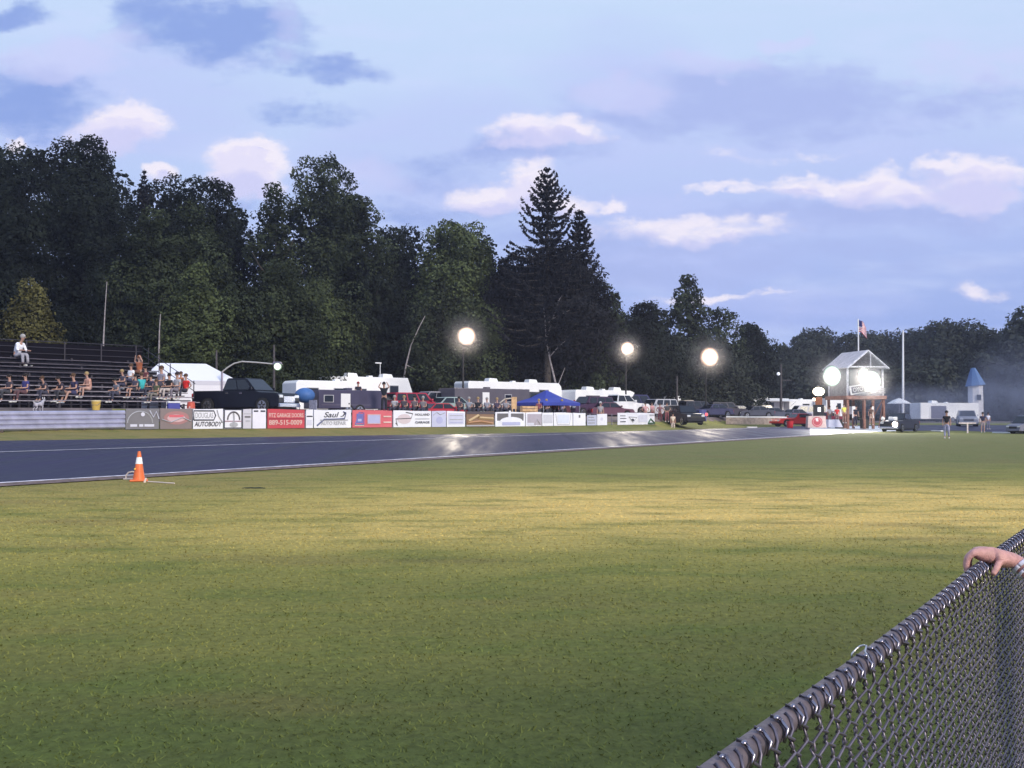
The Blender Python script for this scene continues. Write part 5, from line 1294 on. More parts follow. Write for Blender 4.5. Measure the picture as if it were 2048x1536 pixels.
def tents():
    # white hip tent
    d = 63; t = thing('white_tent', 'large white hipped party tent behind the right end of the bleachers', 'tent', (0, 0, 0))
    zg = height(at(380, 800, d).x, d); FB = mat('tent_fabric', (.80, .79, .86), .7, noise=.04, nscale=.7)
    e = [at(283, 762, 62), at(478, 762, 64.5), at(478, 765, 69), at(270, 765, 67)]
    for q, z in zip(e, (1, 1, 1, 1)): q.z = at(380, 762, 64).z
    a, b = at(318, 726, 65), at(412, 727, 66); b.z = a.z
    bm = B(); v = [bm.verts.new(q) for q in e]; va, vb = bm.verts.new(a), bm.verts.new(b)
    for f in ((v[0], v[1], vb, va), (v[1], v[2], vb), (v[2], v[3], va, vb), (v[3], v[0], va)): bm.faces.new(f)
    o = obj('roof', bm, FB, t); m = o.modifiers.new('s', 'SOLIDIFY'); m.thickness = .03
    bm = B(); 
    for p, q in ((e[0], e[1]), (e[1], e[2]), (e[3], e[0])): panel(bm, [p, q, q-Vector((0, 0, .28)), p-Vector((0, 0, .28))], .015)
    obj('valance', bm, mat('tent_valance', (.62, .61, .70), .7), t)
    bm = B(); zb = zg+.05
    for p, q in ((e[3], e[2]), (e[1], e[2])):
        p2, q2 = p.copy(), q.copy(); p2.z = q2.z = zb; panel(bm, [p-Vector((0, 0, .28)), q-Vector((0, 0, .28)), q2, p2], .01)
    p, q = e[0].lerp(e[1], .25), e[1]; p2, q2 = p.copy(), q.copy(); p2.z = q2.z = zb
    panel(bm, [p-Vector((0, 0, .28)), q-Vector((0, 0, .28)), q2, p2], .01)
    obj('side_wall', bm, FB, t)
    for q in e: obj('leg', tube(B(), [q-Vector((0, 0, .1)), (q.x, q.y, zg)], .035, 6), GALV, t)
    # blue pop-up canopy
    d = 78; c = at(1093, 806, d+1.6); g = gp(1093, d+1.6); hw = 1.9
    t = thing('pop_up_canopy', 'bright blue pop-up canopy over spectators in the middle of the fence', 'canopy', g, R(38))
    ze = at(1093, 806, d+1.6).z-g.z; zp = at(1097, 780, d+1.6).z-g.z
    CB = mat('canopy_blue', (.03, .05, .33), .7, noise=.1, nscale=1)
    bm = B(); pk = bm.verts.new((0, 0, zp)); n = 6; 
    corners = [(-hw, -hw), (hw, -hw), (hw, hw), (-hw, hw)]
    rings = []
    for i in range(4):
        (x0, y0), (x1, y1) = corners[i], corners[(i+1) % 4]
        for k in range(n):
            u = k/n; sag = .10*math.sin(math.pi*u); rings.append((x0+(x1-x0)*u, y0+(y1-y0)*u, ze+sag*.3))
    mid = [bm.verts.new((x*.5, y*.5, z+(zp-ze)*.38)) for x, y, z in rings]; low = [bm.verts.new(q) for q in rings]; val = [bm.verts.new((x, y, z-.24)) for x, y, z in rings]
    N = len(rings)
    for i in range(N):
        j = (i+1) % N; bm.faces.new((mid[i], mid[j], pk)); bm.faces.new((low[i], low[j], mid[j], mid[i])); bm.faces.new((val[i], val[j], low[j], low[i]))
    o = obj('roof', bm, CB, t); m = o.modifiers.new('s', 'SOLIDIFY'); m.thickness = .015
    for x, y in corners: obj('leg', tube(B(), [(x*.98, y*.98, ze), (x*.98, y*.98, 0)], .028, 5), RIM, t)
    # white umbrella by the staged car
    d = 108; g = gp(1799, d); z = at(1799, 807, d).z-g.z; zt = at(1799, 796, d).z-g.z
    t = thing('market_umbrella', 'white umbrella canopy at the foot of the tall white pole', 'umbrella', g)
    bm = B(); n = 8; r = 1.32; pk = bm.verts.new((0, 0, zt)); rg = [bm.verts.new((r*math.cos(i*6.2832/n), r*math.sin(i*6.2832/n), z)) for i in range(n)]; md = [bm.verts.new((r*.5*math.cos(i*6.2832/n), r*.5*math.sin(i*6.2832/n), z+(zt-z)*.62)) for i in range(n)]
    for i in range(n): j = (i+1) % n; bm.faces.new((md[i], md[j], pk)); bm.faces.new((rg[i], rg[j], md[j], md[i]))
    o = obj('canopy', bm, WHITE, t); m = o.modifiers.new('s', 'SOLIDIFY'); m.thickness = .02
    obj('pole', tube(B(), [(0, 0, 0), (0, 0, zt)], .035, 6), GALV, t)
    # blue round shelter / tarp by the pickup nose
    d = 61; g = gp(609, d); t = thing('blue_tarp_shelter', 'small bright blue domed tarp beside the nose of the black pickup', 'shelter', g)
    zz = at(609, 776, d).z-g.z; bm = B(); ball(bm, (0, 0, zz-.45), .62, 3, (1.0, .9, .75))
    bmesh.ops.delete(bm, geom=[v for v in bm.verts if v.co.z < zz-1.05], context='VERTS')
    o = obj('cover', bm, mat('tarp_blue', (.05, .14, .38), .6, noise=.15, nscale=3), t, True); m = o.modifiers.new('s', 'SOLIDIFY'); m.thickness = .02
    for k in range(4): a = k*1.57+.7; obj('leg', tube(B(), [(.6*math.cos(a), .5*math.sin(a), zz-1.0), (.6*math.cos(a), .5*math.sin(a), 0)], .025, 5), GALV, t)
    # turret building with blue cone roof
    d = 150; g = gp(1952, d); t = thing('turret_building', 'narrow white turret with tall blue pointed roof standing in the smoke', 'building', g)
    zr = at(1952, 771, d).z-g.z; zp = at(1948, 736, d).z-g.z
    obj('wall', cyl(B(), (0, 0, -.3), (0, 0, zr), 1.15, 1.1, 8), mat('turret_wall', (.60, .59, .64), .8, noise=.1), t)
    obj('roof', cyl(B(), (0, 0, zr), (-.3, 0, zp), 1.5, .35, 8), mat('turret_roof', (.06, .14, .34), .6), t)
    obj('window', box(B(), -.3, .3, -1.19, -1.1, zr-2.2, zr-1.4), GLASS, t)
tents()

def small_things():
    # traffic cone by the track edge, seen from the infield
    g = gp(279, 22.3); g.z = at(279, 962, 22.3).z
    t = thing('traffic_cone', 'orange traffic cone with white band standing at the near track edge', 'traffic cone', g, R(20))
    OR = mat('cone_orange', (.80, .17, .045), .5, noise=.12, nscale=6); h = .66
    def rad(z): return .135-.105*z/h
    def lathe(z0, z1, m, name, ex=0): obj(name, cyl(B(), (0, 0, z0), (0, 0, z1), rad(z0)+ex, rad(z1)+ex, 24), m, t, False)
    lathe(.03, h, OR, 'cone_body'); lathe(h*.58, h*.80, mat('reflective_white', (.92, .92, .92), .35), 'white_band', .004)
    obj('base', box(B(), -.19, .19, -.19, .19, 0, .035, bev=.01), OR, t)
    b = ball(B(), (-.085, -.075, .27), .022, 2); obj('amber_tag', b, mat('amber', (.9, .6, .1), .4), t, True)
    g2 = at(262, 958, 22.9)
    t = thing('timing_sensor', 'small pale arched timing sensor left of the cone at the track line', 'sensor', (g2.x, g2.y, gp(262, 22.9).z))
    CR = mat('sensor_cream', (.75, .62, .55), .5)
    obj('arch', tube(B(), [(-.12, 0, 0), (-.115, 0, .10), (-.06, 0, .16), (.02, 0, .18), (.10, 0, .17), (.13, 0, .14)], .016, 8), CR, t)
    obj('base', box(B(), -.16, .18, -.06, .06, 0, .03, bev=.008), CR, t)
    g3 = at(291, 964, 21.9); t = thing('stake', 'short pale stake leaning against the foot of the cone', 'stake', (g3.x, g3.y, gp(291, 21.9).z)); obj('peg', tube(B(), [(-.02, 0, 0), (.01, 0, .10)], [.028, .02], 8), CR, t)
    t = thing('timing_cable', 'pale cable lying in the dirt right of the cone', 'cable', (0, 0, 0)); bm = B()
    pts = []
    for px, dd in ((297, 21.9), (318, 21.7), (335, 21.5), (350, 21.4)): pts.append(gp(px, dd, .02))
    obj('cable', tube(bm, pts, .013, 6), CR, t)
    # dark lump in the grass
    bm = B(); ball(bm, (0, 0, 0), .2, 3, (1.25, .35, .10))
    for v in bm.verts: v.co.z += random.uniform(-.006, .012)
    o = obj('turf_clod', bm, mat('dark_turf', (.035, .04, .02), .95, noise=.4, nscale=15), None, True); o.location = gp(508, 20.3, .0); tag(o, 'dark scuffed turf clod lying in the lawn right of the cone', 'turf clod')
    # bucket, coolers
    def on_bank(px, py, d): 
        p = at(px, py, d); p.z = max(height(p.x, d), p.z-.2) if abs(p.z-height(p.x, d)) > .25 else p.z; return p
    p = at(192, 820.5, 49.4); t = thing('bucket', 'yellow plastic bucket in front of the bleachers', 'bucket', p)
    YE = mat('bucket_yellow', (.62, .42, .10), .5); obj('body', cyl(B(), (0, 0, 0), (0, 0, .44), .17, .22, 20), YE, t); obj('lid', cyl(B(), (0, 0, .44), (0, 0, .49), .235, .235, 20), mat('bucket_lid', (.85, .72, .45), .5), t)
    obj('handle', tube(B(), [(-.23, 0, .38), (-.15, -.2, .26), (.15, -.2, .26), (.23, 0, .38)], .01, 5), GALV, t)
    p = at(347, 818, 51.6); t = thing('cooler', 'blue cooler with white lid behind the worn red emblem board', 'cooler', p, R(30))
    obj('body', box(B(), -.30, .30, -.18, .18, 0, .30, bev=.02), mat('cooler_blue', (.04, .05, .32), .45), t); obj('lid', box(B(), -.31, .31, -.19, .19, .305, .39, bev=.02), mat('cooler_lid', (.75, .75, .80), .45), t); obj('handle', tube(B(), [(-.33, 0, .25), (-.36, 0, .3), (-.33, 0, .35)], .012, 5), WHITE, t)
    p = at(382, 817, 52); t = thing('water_jug', 'round orange-red water jug right of the blue cooler', 'water jug', p)
    obj('body', cyl(B(), (0, 0, 0), (0, 0, .30), .21, .19, 20), mat('jug_red', (.60, .10, .06), .5), t); obj('lid', cyl(B(), (0, 0, .30), (0, 0, .36), .20, .15, 20), mat('jug_lid', (.5, .1, .08), .5), t); obj('spigot', box(B(), -.03, .03, -.25, -.19, .05, .09), WHITE, t)
    # steel drum
    p = gp(1402, 101); p.z = at(1402, 842, 101).z; t = thing('barrel', 'blue barrel right of the black sport utility vehicle', 'barrel', p); BB = mat('barrel_blue', (.08, .09, .28), .5)
    obj('body', cyl(B(), (0, 0, 0), (0, 0, 1.1), .55, .55, 20), BB, t); bm = B(); [cyl(bm, (0, 0, z), (0, 0, z+.05), .575, .575, 20) for z in (.1, .5, .95)]; obj('hoops', bm, BB, t)
    p = at(1411, 829, 101); o = obj('red_marker_light', ball(B(), (0, 0, 0), .16, 2), mat('red_glow', (.8, .05, .05), .4, emit=(1, .08, .08), es=2.5), None, True); o.location = p-Vector((0, .3, 0)); tag(o, 'small glowing red marker light above the blue barrel', 'marker light')
    # tan wood cart and orange crate under canopy
    WT = cmat('wood', (.62, .40, .22))
    p = gp(1028, 72); z = at(1028, 794, 72).z; t = thing('wooden_easel', 'upright orange-tan wooden panel on a frame left of the blue canopy', 'frame', p, R(20)); h = z-p.z
    obj('panel', box(B(), -.2, .2, -.04, .04, h-.85, h), WT, t); obj('post', box(B(), -.16, -.1, -.03, .03, 0, h-.85), WT, t); obj('post', box(B(), .1, .16, -.03, .03, 0, h-.85), WT, t); obj('arm', tube(B(), [(-.2, 0, h-.1), (-.7, 0, h-.15), (-1.1, 0, h-.45)], .05, 5), cmat('wood', (.5, .44, .38)), t)
    p = gp(1058, 73.5); z = at(1058, 812, 73.5).z; t = thing('wooden_crate', 'low tan wooden crate under the left side of the blue canopy', 'crate', (p.x, p.y, z-.62), R(15))
    for k in range(3): obj('slat', box(B(), -.58, .58, -.3, -.26, .04+.2*k, .2+.2*k), WT, t)
    obj('side', box(B(), -.6, -.56, -.26, .3, 0, .62), WT, t); obj('side', box(B(), .56, .6, -.26, .3, 0, .62), WT, t); obj('bottom', box(B(), -.56, .56, -.26, .3, 0, .04), WT, t)
    # start line items
    p = Vector((at(1632, 855, 90).x, 90, 0)); p.z = at(1632, 855.5, 90).z
    t = thing('barrier_block', 'pale barrier block with round red emblem at the start line', 'barrier', p, R(6))
    H = at(1632, 832, 90).z-p.z; CC = mat('block_concrete', (.52, .40, .38), .8, noise=.15)
    obj('block', prism(B(), [(-.88, 0), (.88, 0), (.82, H), (-.82, H)], -.25, .25, bev=.03), CC, t)
    def disc(name, r, y, m, a0=0, a1=6.2832, r0=0, cz=0):
        bm = B(); n = 30; vs = [bm.verts.new((r*math.cos(a0+(a1-a0)*k/n), y, H*.5+cz+r*.9*math.sin(a0+(a1-a0)*k/n))) for k in range(n)]; bm.faces.new(vs[::-1]); obj(name, bm, m, t)
    disc('emblem', .50, -.262, cmat('flat', (.42, .07, .09))); disc('emblem_ring', .40, -.268, cmat('flat', (.55, .30, .30))); disc('emblem_center', .34, -.274, cmat('flat', (.38, .05, .07)))
    obj('emblem_mark', panel(B(), [(-.1, -.282, H*.5+.05), (.12, -.282, H*.5+.05), (.06, -.282, H*.5+.38), (-.16, -.282, H*.5+.3)], .004), cmat('flat', (.75, .6, .6)), t)
    p = at(1664, 854.5, 93); t = thing('barrier_block', 'plain lavender-white wedge block right of the red emblem block', 'barrier', p, R(6)); H2 = at(1664, 839, 93).z-p.z
    obj('block', prism(B(), [(-.45, 0), (.95, 0), (.55, H2), (-.45, H2)], -.3, .3, bev=.03), mat('block_lavender', (.60, .60, .72), .6), t)
    p = at(1580, 856, 92); t = thing('trash_can', 'small bright red trash can left of the red race car', 'trash can', p); RD = mat('can_red', (.62, .02, .03), .5)
    obj('body', cyl(B(), (0, 0, 0), (0, 0, .58), .26, .30, 18), RD, t); obj('rim', cyl(B(), (0, 0, .58), (0, 0, .63), .32, .32, 18), RD, t)
    # start lamp stand (glowing amber lamp over boxes)
    p = at(1638, 853, 94); t = thing('start_light_stand', 'start light stand with glowing amber-white lamp over a rust box', 'start light', p, R(-10)); zt = at(1638, 783, 94).z-p.z
    obj('pole', box(B(), -.07, .07, -.07, .07, 0, zt), BLACKP, t)
    obj('upper_box', box(B(), -.30, .30, -.2, .2, zt-1.25, zt-.55, bev=.04), cmat('wood', (.35, .12, .05)), t); obj('lower_box', box(B(), -.5, .45, -.22, .22, zt-2.3, zt-1.25, bev=.03), BLACKP, t)
    obj('side_lamp', ball(B(), (-.45, -.1, zt-.75), .14, 2), mat('amber_lamp', (1, 1, 1), .3, emit=(1, .75, .5), es=6), t, True); obj('white_lamp', box(B(), -.12, .14, -.25, -.225, zt-1.9, zt-1.5), mat('white_indicator', (1, 1, 1), .3, emit=(.9, .9, 1), es=1.5), t)
    hd = obj('lamp_glass', ball(B(), (0, 0, zt), .50, 3, (1.05, .5, .8)), mat('amber_white', (1, 1, 1), .3, emit=(1, .86, .62), es=7), t, True)
    # white bench and stanchion on the right, kerb strips
    p = gp(1935, 84); t = thing('saw_horse', 'pale wooden sawhorse on the grass edge in front of the grey vehicle', 'sawhorse', p, R(5)); PW_ = cmat('wood', (.72, .62, .60))
    zt = at(1935, 845, 84).z-p.z
    obj('beam', box(B(), -.75, .75, -.05, .05, zt-.1, zt), PW_, t); obj('leg', box(B(), -.05, .05, -.04, .04, 0, zt-.1), PW_, t)
    for a, b, dd, lab in ((1864, 1884, 90, 'short white kerb strip left of the person on the lawn'), (1985, 2045, 84, 'long white kerb strip at the edge of the lawn on the right')):
        A, Bp = gp(a, dd+2), gp(b, dd); v = Bp-A; t = thing('kerb_strip', lab, 'kerb', (A+Bp)/2, math.atan2(v.y, v.x)); obj('strip', box(B(), -v.length/2, v.length/2, -.12, .12, 0, .11, bev=.02), WHITE, t)
    p = at(1504, 851, 97); t = thing('white_plank', 'white plank lying on the verge before the tan rail wall', 'plank', (p.x, p.y, height(p.x, p.y)+.02), R(10)); obj('board', box(B(), -.5, .5, -.1, .1, 0, .09), WHITE, t)
    # armchair right of pickup nose
    p = gp(620, 57.3); t = thing('camp_chair', 'grey high-backed camp chair between pickup nose and dark trailer', 'chair', p, R(-30)); GC_ = cmat('cloth', (.30, .30, .40))
    z = at(620, 800, 57.3).z-p.z
    obj('seat', box(B(), -.28, .28, -.25, .25, .38, .44), GC_, t); obj('backrest', box(B(), -.28, .28, .22, .27, .44, max(z, 1.0)), GC_, t)
    for sx in (-1, 1):
        for sy in (-1, 1): obj('leg', tube(B(), [(sx*.27, sy*.24, .4), (sx*.29, -sy*.2, 0)], .016, 5), GALV, t)
    # dog
    p = at(77, 823, 47.2); t = thing('dog', 'small grey-white dog standing on the dirt in front of the bleachers', 'dog', p, R(75))
    V = Vector; FU = cmat('cloth', (.42, .40, .46)); FL = cmat('cloth', (.66, .64, .68))
    ch = [[(V((-.22, 0, .34)), .075), (V((0, 0, .34)), .085), (V((.18, 0, .36)), .10), (V((.28, 0, .46)), .06), (V((.34, 0, .55)), .07), (V((.45, 0, .52)), .035)]]
    for s in (-1, 1):
        ch.append([2, (V((.18, s*.07, .26)), .045), (V((.17, s*.075, .14)), .028), (V((.19, s*.075, .02)), .025)])
        ch.append([0, (V((-.22, s*.07, .27)), .055), (V((-.16, s*.075, .19)), .035), (V((-.27, s*.075, .12)), .024), (V((-.24, s*.075, .02)), .024)])
    ch.append([0, (V((-.34, 0, .44)), .02), (V((-.38, 0, .52)), .014)])
    skin_obj('body', ch, FU, t); 
    for s in (-1, 1): obj('ear', prism(B(), [(.30, .60), (.36, .60), (.32, .70)], s*.04, s*.06), FL, t)
    bm = B(); ball(bm, (.485, 0, .525), .018, 1); obj('nose', bm, BLACKP, t)
small_things()

# ------------------------------------------------------------------ chain link fence beside the camera
FP = Vector((.278, 1.43, 0)); FT = Vector((.5525, .8335, 0)).normalized(); FN = Vector((FT.y, -FT.x, 0))   # FN points to the camera's side
RZ = 1.014
def fpt(s, n, z): return FP+FT*s+FN*n+Vector((0, 0, z))
def rail_dip(s): return -.012*math.sin((s+.6)*.9)**2
def build_fence():
    t = thing('chain_link_fence', 'grey chain-link fence with pipe top rail running away beside the camera', 'fence', fpt(0, 0, 0), math.atan2(FT.y, FT.x))
    Mi = t.matrix_basis.inverted()
    loc = lambda p: Mi @ p
    RAIL = mat('top_rail_steel', (.15, .12, .135), .6, .25, noise=.35, nscale=25, bump=.3, bscale=60)
    WIRE = mat('fence_wire', (.19, .165, .205), .42, .7, noise=.3, nscale=40)
    ss = np.arange(-3.2, 11, .25)
    obj('top_rail', tube(B(), [loc(fpt(s, 0, RZ-.021+rail_dip(s))) for s in ss], .021, 20), RAIL, t, True)
    for s in (-2.4, 10.6):
        obj('post', cyl(B(), loc(fpt(s, -.05, -.2)), loc(fpt(s, -.05, RZ-.03)), .024, sides=14), RAIL, t, True)
    # woven wires as square tubes built with numpy
    w = .038; hv = .036; r = .0029; V = []; Fc = []
    def addtube(pts, r, sides=4):
        P = np.array(pts); n = len(P); T = np.gradient(P, axis=0); T /= np.linalg.norm(T, axis=1)[:, None]+1e-9
        ref = np.array([.30, .9, .3]); U = ref-T*(T@ref)[:, None]; U /= np.linalg.norm(U, axis=1)[:, None]; Wd = np.cross(T, U)
        b = sum(len(v) for v in V)
        ring = np.concatenate([P+(U*math.cos(a)+Wd*math.sin(a))*r for a in np.arange(sides)*2*math.pi/sides])
        V.append(ring)
        for k in range(sides):
            k2 = (k+1) % sides; i = np.arange(n-1)
            Fc.append(np.stack([b+k*n+i, b+k2*n+i, b+k2*n+i+1, b+k*n+i+1], 1))
    i = 0; s = -3.2
    top = RZ-.012
    while s < 11:
        far = s > 7
        pts = []; z = .03; j = i % 2; jit = random.uniform(-.004, .004)
        while z < top-.02:
            e = 1 if j % 2 else -1
            if not far:
                pts.append(fpt(s+jit+e*(w/2+.006)*.7, .028+.003*e, z-hv*.30)); pts.append(fpt(s+jit+e*(w/2+.006), .028-.004*e, z)); pts.append(fpt(s+jit+e*(w/2+.006)*.7, .028+.003*e, z+hv*.30))
            else: pts.append(fpt(s+e*(w/2+.006), .028, z))
            z += hv; j += 1
        sw = random.uniform(-.006, .006); pts = [p+FT*(sw*math.sin(p.z*9+i)+random.uniform(-.0012, .0012))+FN*random.uniform(-.0015, .003) for p in pts]
        dz = rail_dip(s)
        # selvage: the wire folds over the rail and down its far side
        if True:
            for a, r0 in ((0, .025), (35, .025), (70, .025), (100, .0235), (115, .015)) if i % 2 else ((0, .025), (40, .025), (66, .0235), (80, .015)):
                pts.append(fpt(s+a/175*.030, r0*math.cos(R(a)), RZ-.021+dz+r0*math.sin(R(a))))
        addtube([loc(p) for p in pts], r, 5 if s < 4 else 3)
        s += w; i += 1
    Vv = np.concatenate(V); F_ = np.concatenate(Fc)
    me = bpy.data.meshes.new('wire_mesh'); me.from_pydata(Vv.tolist(), [], F_.tolist()); me.materials.append(WIRE); me.update()
    me.polygons.foreach_set('use_smooth', [True]*len(me.polygons))
    o = bpy.data.objects.new('wire_mesh', me); C.objects.link(o); o.parent = t
    # twisted knuckles: short bright barbs on the crest of each fold
    bm = B(); s = -1.2
    while s < 7:
        dz = rail_dip(s); c = loc(fpt(s+.012, .012+random.uniform(-.004, .004), RZ+.0045+dz))
        ball(bm, c, .0052*random.uniform(.7, 1.15), 1, (1.3, 1, .9))
        p0 = fpt(s, .026, RZ-.03+dz); tube(bm, [loc(p0), loc(fpt(s+.010, .029, RZ-.010+dz)), loc(fpt(s+.014, .014, RZ+.004+dz))], [.0028, .0032, .0036], 5)
        s += .076*random.uniform(.93, 1.07)
    tips = obj('mesh_tips', bm, mat('knuckle_metal', (.34, .31, .36), .25, 1.0), t, True)
    bj = B(); bj.from_mesh(me); nf = len(bj.faces); bj.from_mesh(tips.data); bj.faces.ensure_lookup_table()
    for f in bj.faces[nf:]: f.material_index = 1
    bj.to_mesh(me); bj.free(); me.materials.append(tips.data.materials[0]); bpy.data.objects.remove(tips)
    for s0, hh in ((.80, .002), ):
        pts = []
        for a in range(0, 300, 20): pts.append(loc(fpt(s0+.05*a/300+ (.04 if 60 < a < 160 else 0)*math.sin(R(a)), (.021+hh*.4)*math.cos(R(a)), RZ-.021+(.022+hh*.55*(1 if 40 < a < 170 else .2))*math.sin(R(a)))))
        obj('tie_wire', tube(B(), pts, .0022, 6), mat('tie_bright', (.62, .60, .60), .3, .9), t, True)
    obj('tension_wire', tube(B(), [loc(fpt(s, .0, .10)) for s in np.arange(-3, 11, .5)], .003, 5), WIRE, t)
build_fence()

# ------------------------------------------------------------------ spectator at the fence, right hand closed over the rail
def build_spectator():
    V = Vector
    hs = 2.38   # place along the rail (hand)
    SK = mat('hand_skin', (.60, .31, .28), .5, noise=.16, nscale=60, bump=.25, bscale=180)
    base = V((2.36, 2.95, 0)); rz = 0
    t = thing('person', 'person out at the right gripping the chain-link top rail, white band on wrist', 'person', (0, 0, 0))
    rc = lambda s, n, z: fpt(hs+s*1.25, n*1.2, RZ-.021+.008+z*1.28)
    # palm over the rail, fingers wrap to the far side, thumb on the near side
    wrist = rc(.075, .085, .005)
    elbow = V((1.93, 3.17, .70)); shoulder = V((2.22, 2.98, 1.36))
    hand_chains = [[(rc(.0, .0, .052), (.030, .020)), (rc(.025, .035, .050), (.036, .022)), (rc(.055, .065, .028), (.032, .024)), (wrist, (.027, .024)), (wrist.lerp(elbow, .30), .031), (wrist.lerp(elbow, .65), .040), (elbow, .042), (elbow.lerp(shoulder, .5), .047), (shoulder, .055)]]
    torso = [[(base+V((0, 0, .95)), .15), (base+V((0, 0, 1.15)), .14), (base+V((0, 0, 1.33)), .155), (base+V((0, 0, 1.47)), .055), (base+V((0, 0, 1.56)), .055), (base+V((-.02, 0, 1.66)), (.088, .10)), (base+V((-.02, 0, 1.76)), .06)]]
    body = list(torso)
    # right arm continues from the chest to the hand in one surface; digits are rooted in the palm
    arm = [2, (shoulder, .058), (elbow, .044), (elbow.lerp(wrist, .45), .041), (elbow.lerp(wrist, .8), .030), (wrist, (.027, .023)), (rc(.046, .064, .012), .031), (rc(.020, .036, .022), .033), (rc(.002, .006, .028), .030)]
    body.append(arm); palm_i = 7+7; knob = 7+6
    L = [(.033, .92), (.012, 1.0), (-.010, .96), (-.031, .82)]
    for s0, ln in L:
        k = ln
        body.append([palm_i, (rc(s0, -.018*k, .034), .0122), (rc(s0-.003, -.036*k, .018), .0110), (rc(s0-.006, -.040*k, -.004), .0100), (rc(s0-.008, -.032*k, -.022), .0088)])
    body.append([knob, (rc(-.005, .048, .012), .0125), (rc(-.026, .042, -.006), .0110), (rc(-.040, .034, -.020), .0095)])
    la = base+V((.15, .10, 0))
    body.append([2, (base+V((.17, .05, 1.38)), .055), (base+V((.24, .05, 1.12)), .042), (base+V((.22, -.10, .90)), .03), (base+V((.22, -.14, .82)), .026)])
    for s in (-1, 1): body.append([0, (base+V((.03, s*.1, .90)), .09), (base+V((.02, s*.11, .5)), .06), (base+V((.03, s*.11, .1)), .042), (base+V((-.08, s*.12, .035)), .034)])
    skin_obj('body', body, SK, t, 2)
    SHm = cmat('cloth', (.12, .10, .16)); PAm = cmat('cloth', (.07, .07, .10))
    skin_obj('shirt', [[(base+V((0, 0, .95)), .168), (base+V((0, 0, 1.15)), .158), (base+V((0, 0, 1.33)), .172), (base+V((0, 0, 1.43)), .09)], [2, (shoulder, .078), (shoulder.lerp(elbow, .6), .066)], [2, (base+V((.17, .05, 1.38)), .075), (base+V((.22, .05, 1.2)), .062)]], SHm, t)
    skin_obj('trousers', [[(base+V((0, 0, .93)), .172), (base+V((0, 0, 1.0)), .166)]]+[[0, (base+V((.03, s*.1, .88)), .105), (base+V((.02, s*.11, .5)), .08), (base+V((.03, s*.11, .12)), .062)] for s in (-1, 1)], PAm, t)
    bm = B(); ball(bm, base+V((0, 0, 1.705)), .115, 2); obj('hair', bm, cmat('cloth', HAIRS['b']), t, True)
    for s in (-1, 1):
        bm = B(); ball(bm, base+V((-.05, s*.12, .045)), .06, 2, (1.9, .8, .8)); obj('shoe', bm, cmat('cloth', (.3, .3, .3)), t, True)
    # nails
    bm = B()
    for s0, ln in L: ball(bm, rc(s0-.008, -.0415*ln, -.016), .0052, 1, (1, .5, 1.2))
    obj('fingernails', bm, mat('nail', (.70, .45, .42), .3), t, True)
    # wristband around the wrist
    ax = (elbow-wrist).normalized(); c = wrist.lerp(elbow, .04); u = ax.orthogonal().normalized(); v = ax.cross(u)
    for nm, off, rr, rw in (('wristband', 0, .0335, .0075), ('wristband', .022, .0345, .005)):
        bm = B(); n = 28; cc = c+ax*off; pts = [cc+(u*math.cos(k*2*math.pi/n)+v*math.sin(k*2*math.pi/n)*1.0)*rr for k in range(n+1)]
        tube(bm, pts, rw, 6); obj(nm, bm, mat('band_white', (.82, .80, .92), .35), t, True)
build_spectator()

# ------------------------------------------------------------------ tyre smoke, added lamp halos and evening haze
def volume(name, label, cat, lo_, hi_, dens, col, noise=False, aniso=.2, kind='stuff'):
    o = obj(name, box(B(), lo_[0], hi_[0], lo_[1], hi_[1], lo_[2], hi_[2]), None, None) if False else None
    bm = box(B(), lo_[0], hi_[0], lo_[1], hi_[1], lo_[2], hi_[2]); me = bpy.data.meshes.new(name); bm.to_mesh(me); bm.free()
    m = bpy.data.materials.new(name+'_volume'); m.use_nodes = True; nt = m.node_tree; N = nt.nodes
    for n in list(N): N.remove(n)
    out = N.new('ShaderNodeOutputMaterial'); pv = N.new('ShaderNodeVolumePrincipled'); nt.links.new(pv.outputs[0], out.inputs['Volume'])
    pv.inputs['Color'].default_value = (*col, 1); pv.inputs['Density'].default_value = dens; pv.inputs['Anisotropy'].default_value = aniso
    me.materials.append(m); o = bpy.data.objects.new(name, me); C.objects.link(o); tag(o, label, cat, kind=kind)
    return o, m, pv
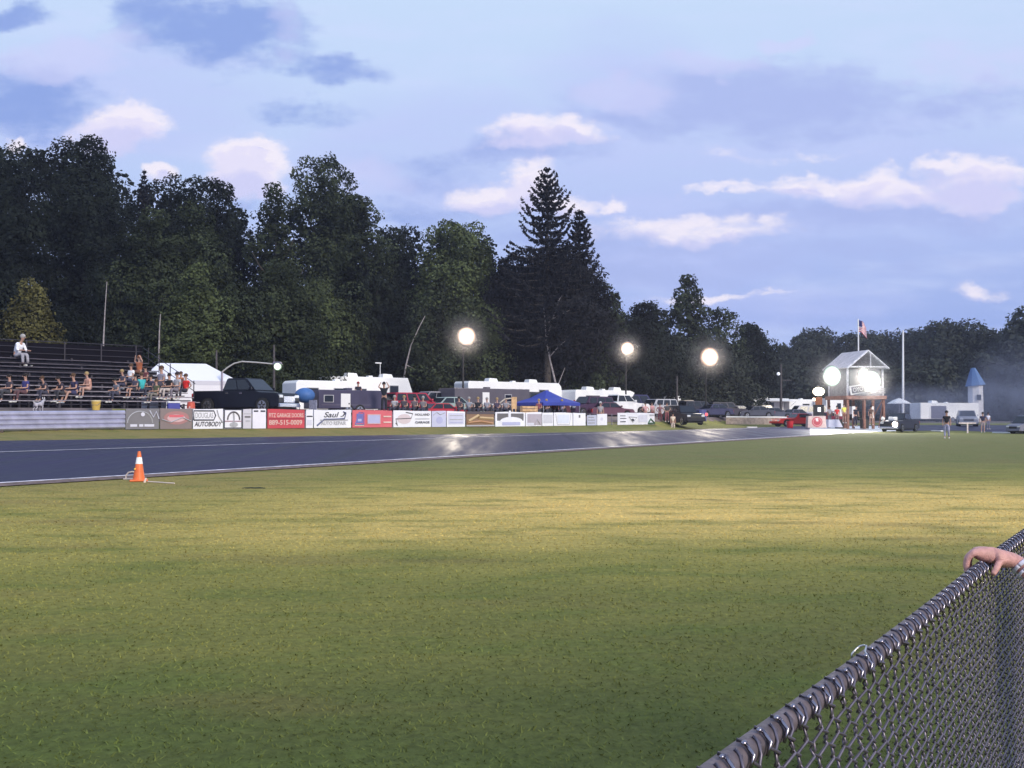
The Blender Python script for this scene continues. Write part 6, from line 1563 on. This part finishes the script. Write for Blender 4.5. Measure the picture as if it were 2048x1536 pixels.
def smoke():
    o, m, pv = volume('tyre_smoke', 'bluish tyre smoke drifting behind the staged car on the right', 'smoke', (33, 90, .8), (72, 112, 11.5), 1.0, (.70, .74, .96), aniso=.3)
    nt = m.node_tree; N = nt.nodes; Lk = nt.links; g = N.new('ShaderNodeNewGeometry'); tc = N.new('ShaderNodeTexCoord')
    cur = None
    for px, py, d, rx, rz, am in ((1815, 808, 101, 4.5, 2.6, 1.), (1880, 815, 102, 5.5, 2.6, .9), (1960, 808, 102, 6.5, 3.4, .9), (2050, 775, 101, 6.5, 6.0, 1.2), (1768, 815, 100, 2.6, 2.0, .8), (2120, 800, 101, 6, 5, 1.)):
        c = at(px, py, d); a = N.new('ShaderNodeVectorMath'); a.operation = 'SUBTRACT'; a.inputs[1].default_value = c; Lk.new(tc.outputs['Object'], a.inputs[0])
        b = N.new('ShaderNodeVectorMath'); b.operation = 'MULTIPLY'; b.inputs[1].default_value = (1/rx, 1/6.5, 1/rz); Lk.new(a.outputs[0], b.inputs[0])
        q = N.new('ShaderNodeVectorMath'); q.operation = 'DOT_PRODUCT'; Lk.new(b.outputs[0], q.inputs[0]); Lk.new(b.outputs[0], q.inputs[1])
        f = N.new('ShaderNodeMapRange'); f.interpolation_type = 'SMOOTHSTEP'; Lk.new(q.outputs['Value'], f.inputs['Value']); f.inputs['To Min'].default_value = am; f.inputs['To Max'].default_value = 0
        if cur is None: cur = f.outputs[0]
        else:
            x = N.new('ShaderNodeMath'); x.operation = 'ADD'; Lk.new(cur, x.inputs[0]); Lk.new(f.outputs[0], x.inputs[1]); cur = x.outputs[0]
    n = N.new('ShaderNodeTexNoise'); n.inputs['Scale'].default_value = .32; n.inputs['Detail'].default_value = 3; Lk.new(tc.outputs['Object'], n.inputs['Vector'])
    r = N.new('ShaderNodeMapRange'); Lk.new(n.outputs['Fac'], r.inputs['Value']); r.inputs['From Min'].default_value = .35; r.inputs['From Max'].default_value = .7; r.inputs['To Min'].default_value = .25*SMOKE_D; r.inputs['To Max'].default_value = 1.6*SMOKE_D
    x = N.new('ShaderNodeMath'); x.operation = 'MULTIPLY'; Lk.new(cur, x.inputs[0]); Lk.new(r.outputs[0], x.inputs[1]); Lk.new(x.outputs[0], pv.inputs['Density'])
def lamp_halo():  # soft volume spheres added round the lamps only to imitate their lens bloom
    m = bpy.data.materials.new('mist_volume'); m.use_nodes = True; nt = m.node_tree; N = nt.nodes; Lk = nt.links
    for n in list(N): N.remove(n)
    out = N.new('ShaderNodeOutputMaterial'); pv = N.new('ShaderNodeVolumePrincipled'); Lk.new(pv.outputs[0], out.inputs['Volume'])
    pv.inputs['Color'].default_value = (.96, .90, .88, 1)
    tc = N.new('ShaderNodeTexCoord'); ln = N.new('ShaderNodeVectorMath'); ln.operation = 'LENGTH'; Lk.new(tc.outputs['Object'], ln.inputs[0])
    mr = N.new('ShaderNodeMapRange'); mr.interpolation_type = 'SMOOTHSTEP'; Lk.new(ln.outputs['Value'], mr.inputs['Value']); mr.inputs['From Min'].default_value = .1; mr.inputs['From Max'].default_value = .95; mr.inputs['To Min'].default_value = HALO_D; mr.inputs['To Max'].default_value = 0
    Lk.new(mr.outputs[0], pv.inputs['Density'])
    me = None
    for px, py, d, r, w in ((933, 672, 81.6, 2.5, 'the largest left floodlight'), (1254, 697, 95.6, 2.3, 'the middle floodlight'), (1418, 714, 107.6, 3.2, 'the right floodlight'), (1663, 752, 91.8, 2.8, 'the tower lamp on the left corner'), (1738, 760, 91.2, 3.1, 'the two tower lamps on the right corner')):
        if me is None:
            bm = B(); ball(bm, (0, 0, 0), 1, 4); me = bpy.data.meshes.new('lamp_halo'); bm.to_mesh(me); bm.free(); me.materials.append(m)
        o = bpy.data.objects.new('lamp_halo', me); C.objects.link(o); o.location = at(px, py, d); o.scale = (r, r, r); tag(o, 'added glow volume imitating a lens halo round '+w, 'mist', kind='stuff')
if HALO_D: lamp_halo()
if SMOKE_D: smoke()
if HAZE_D: volume('haze', 'faint evening haze over the whole track', 'haze', (-140, -8, -1.0), (240, 262, 40), HAZE_D, (.72, .76, .98), aniso=.45)
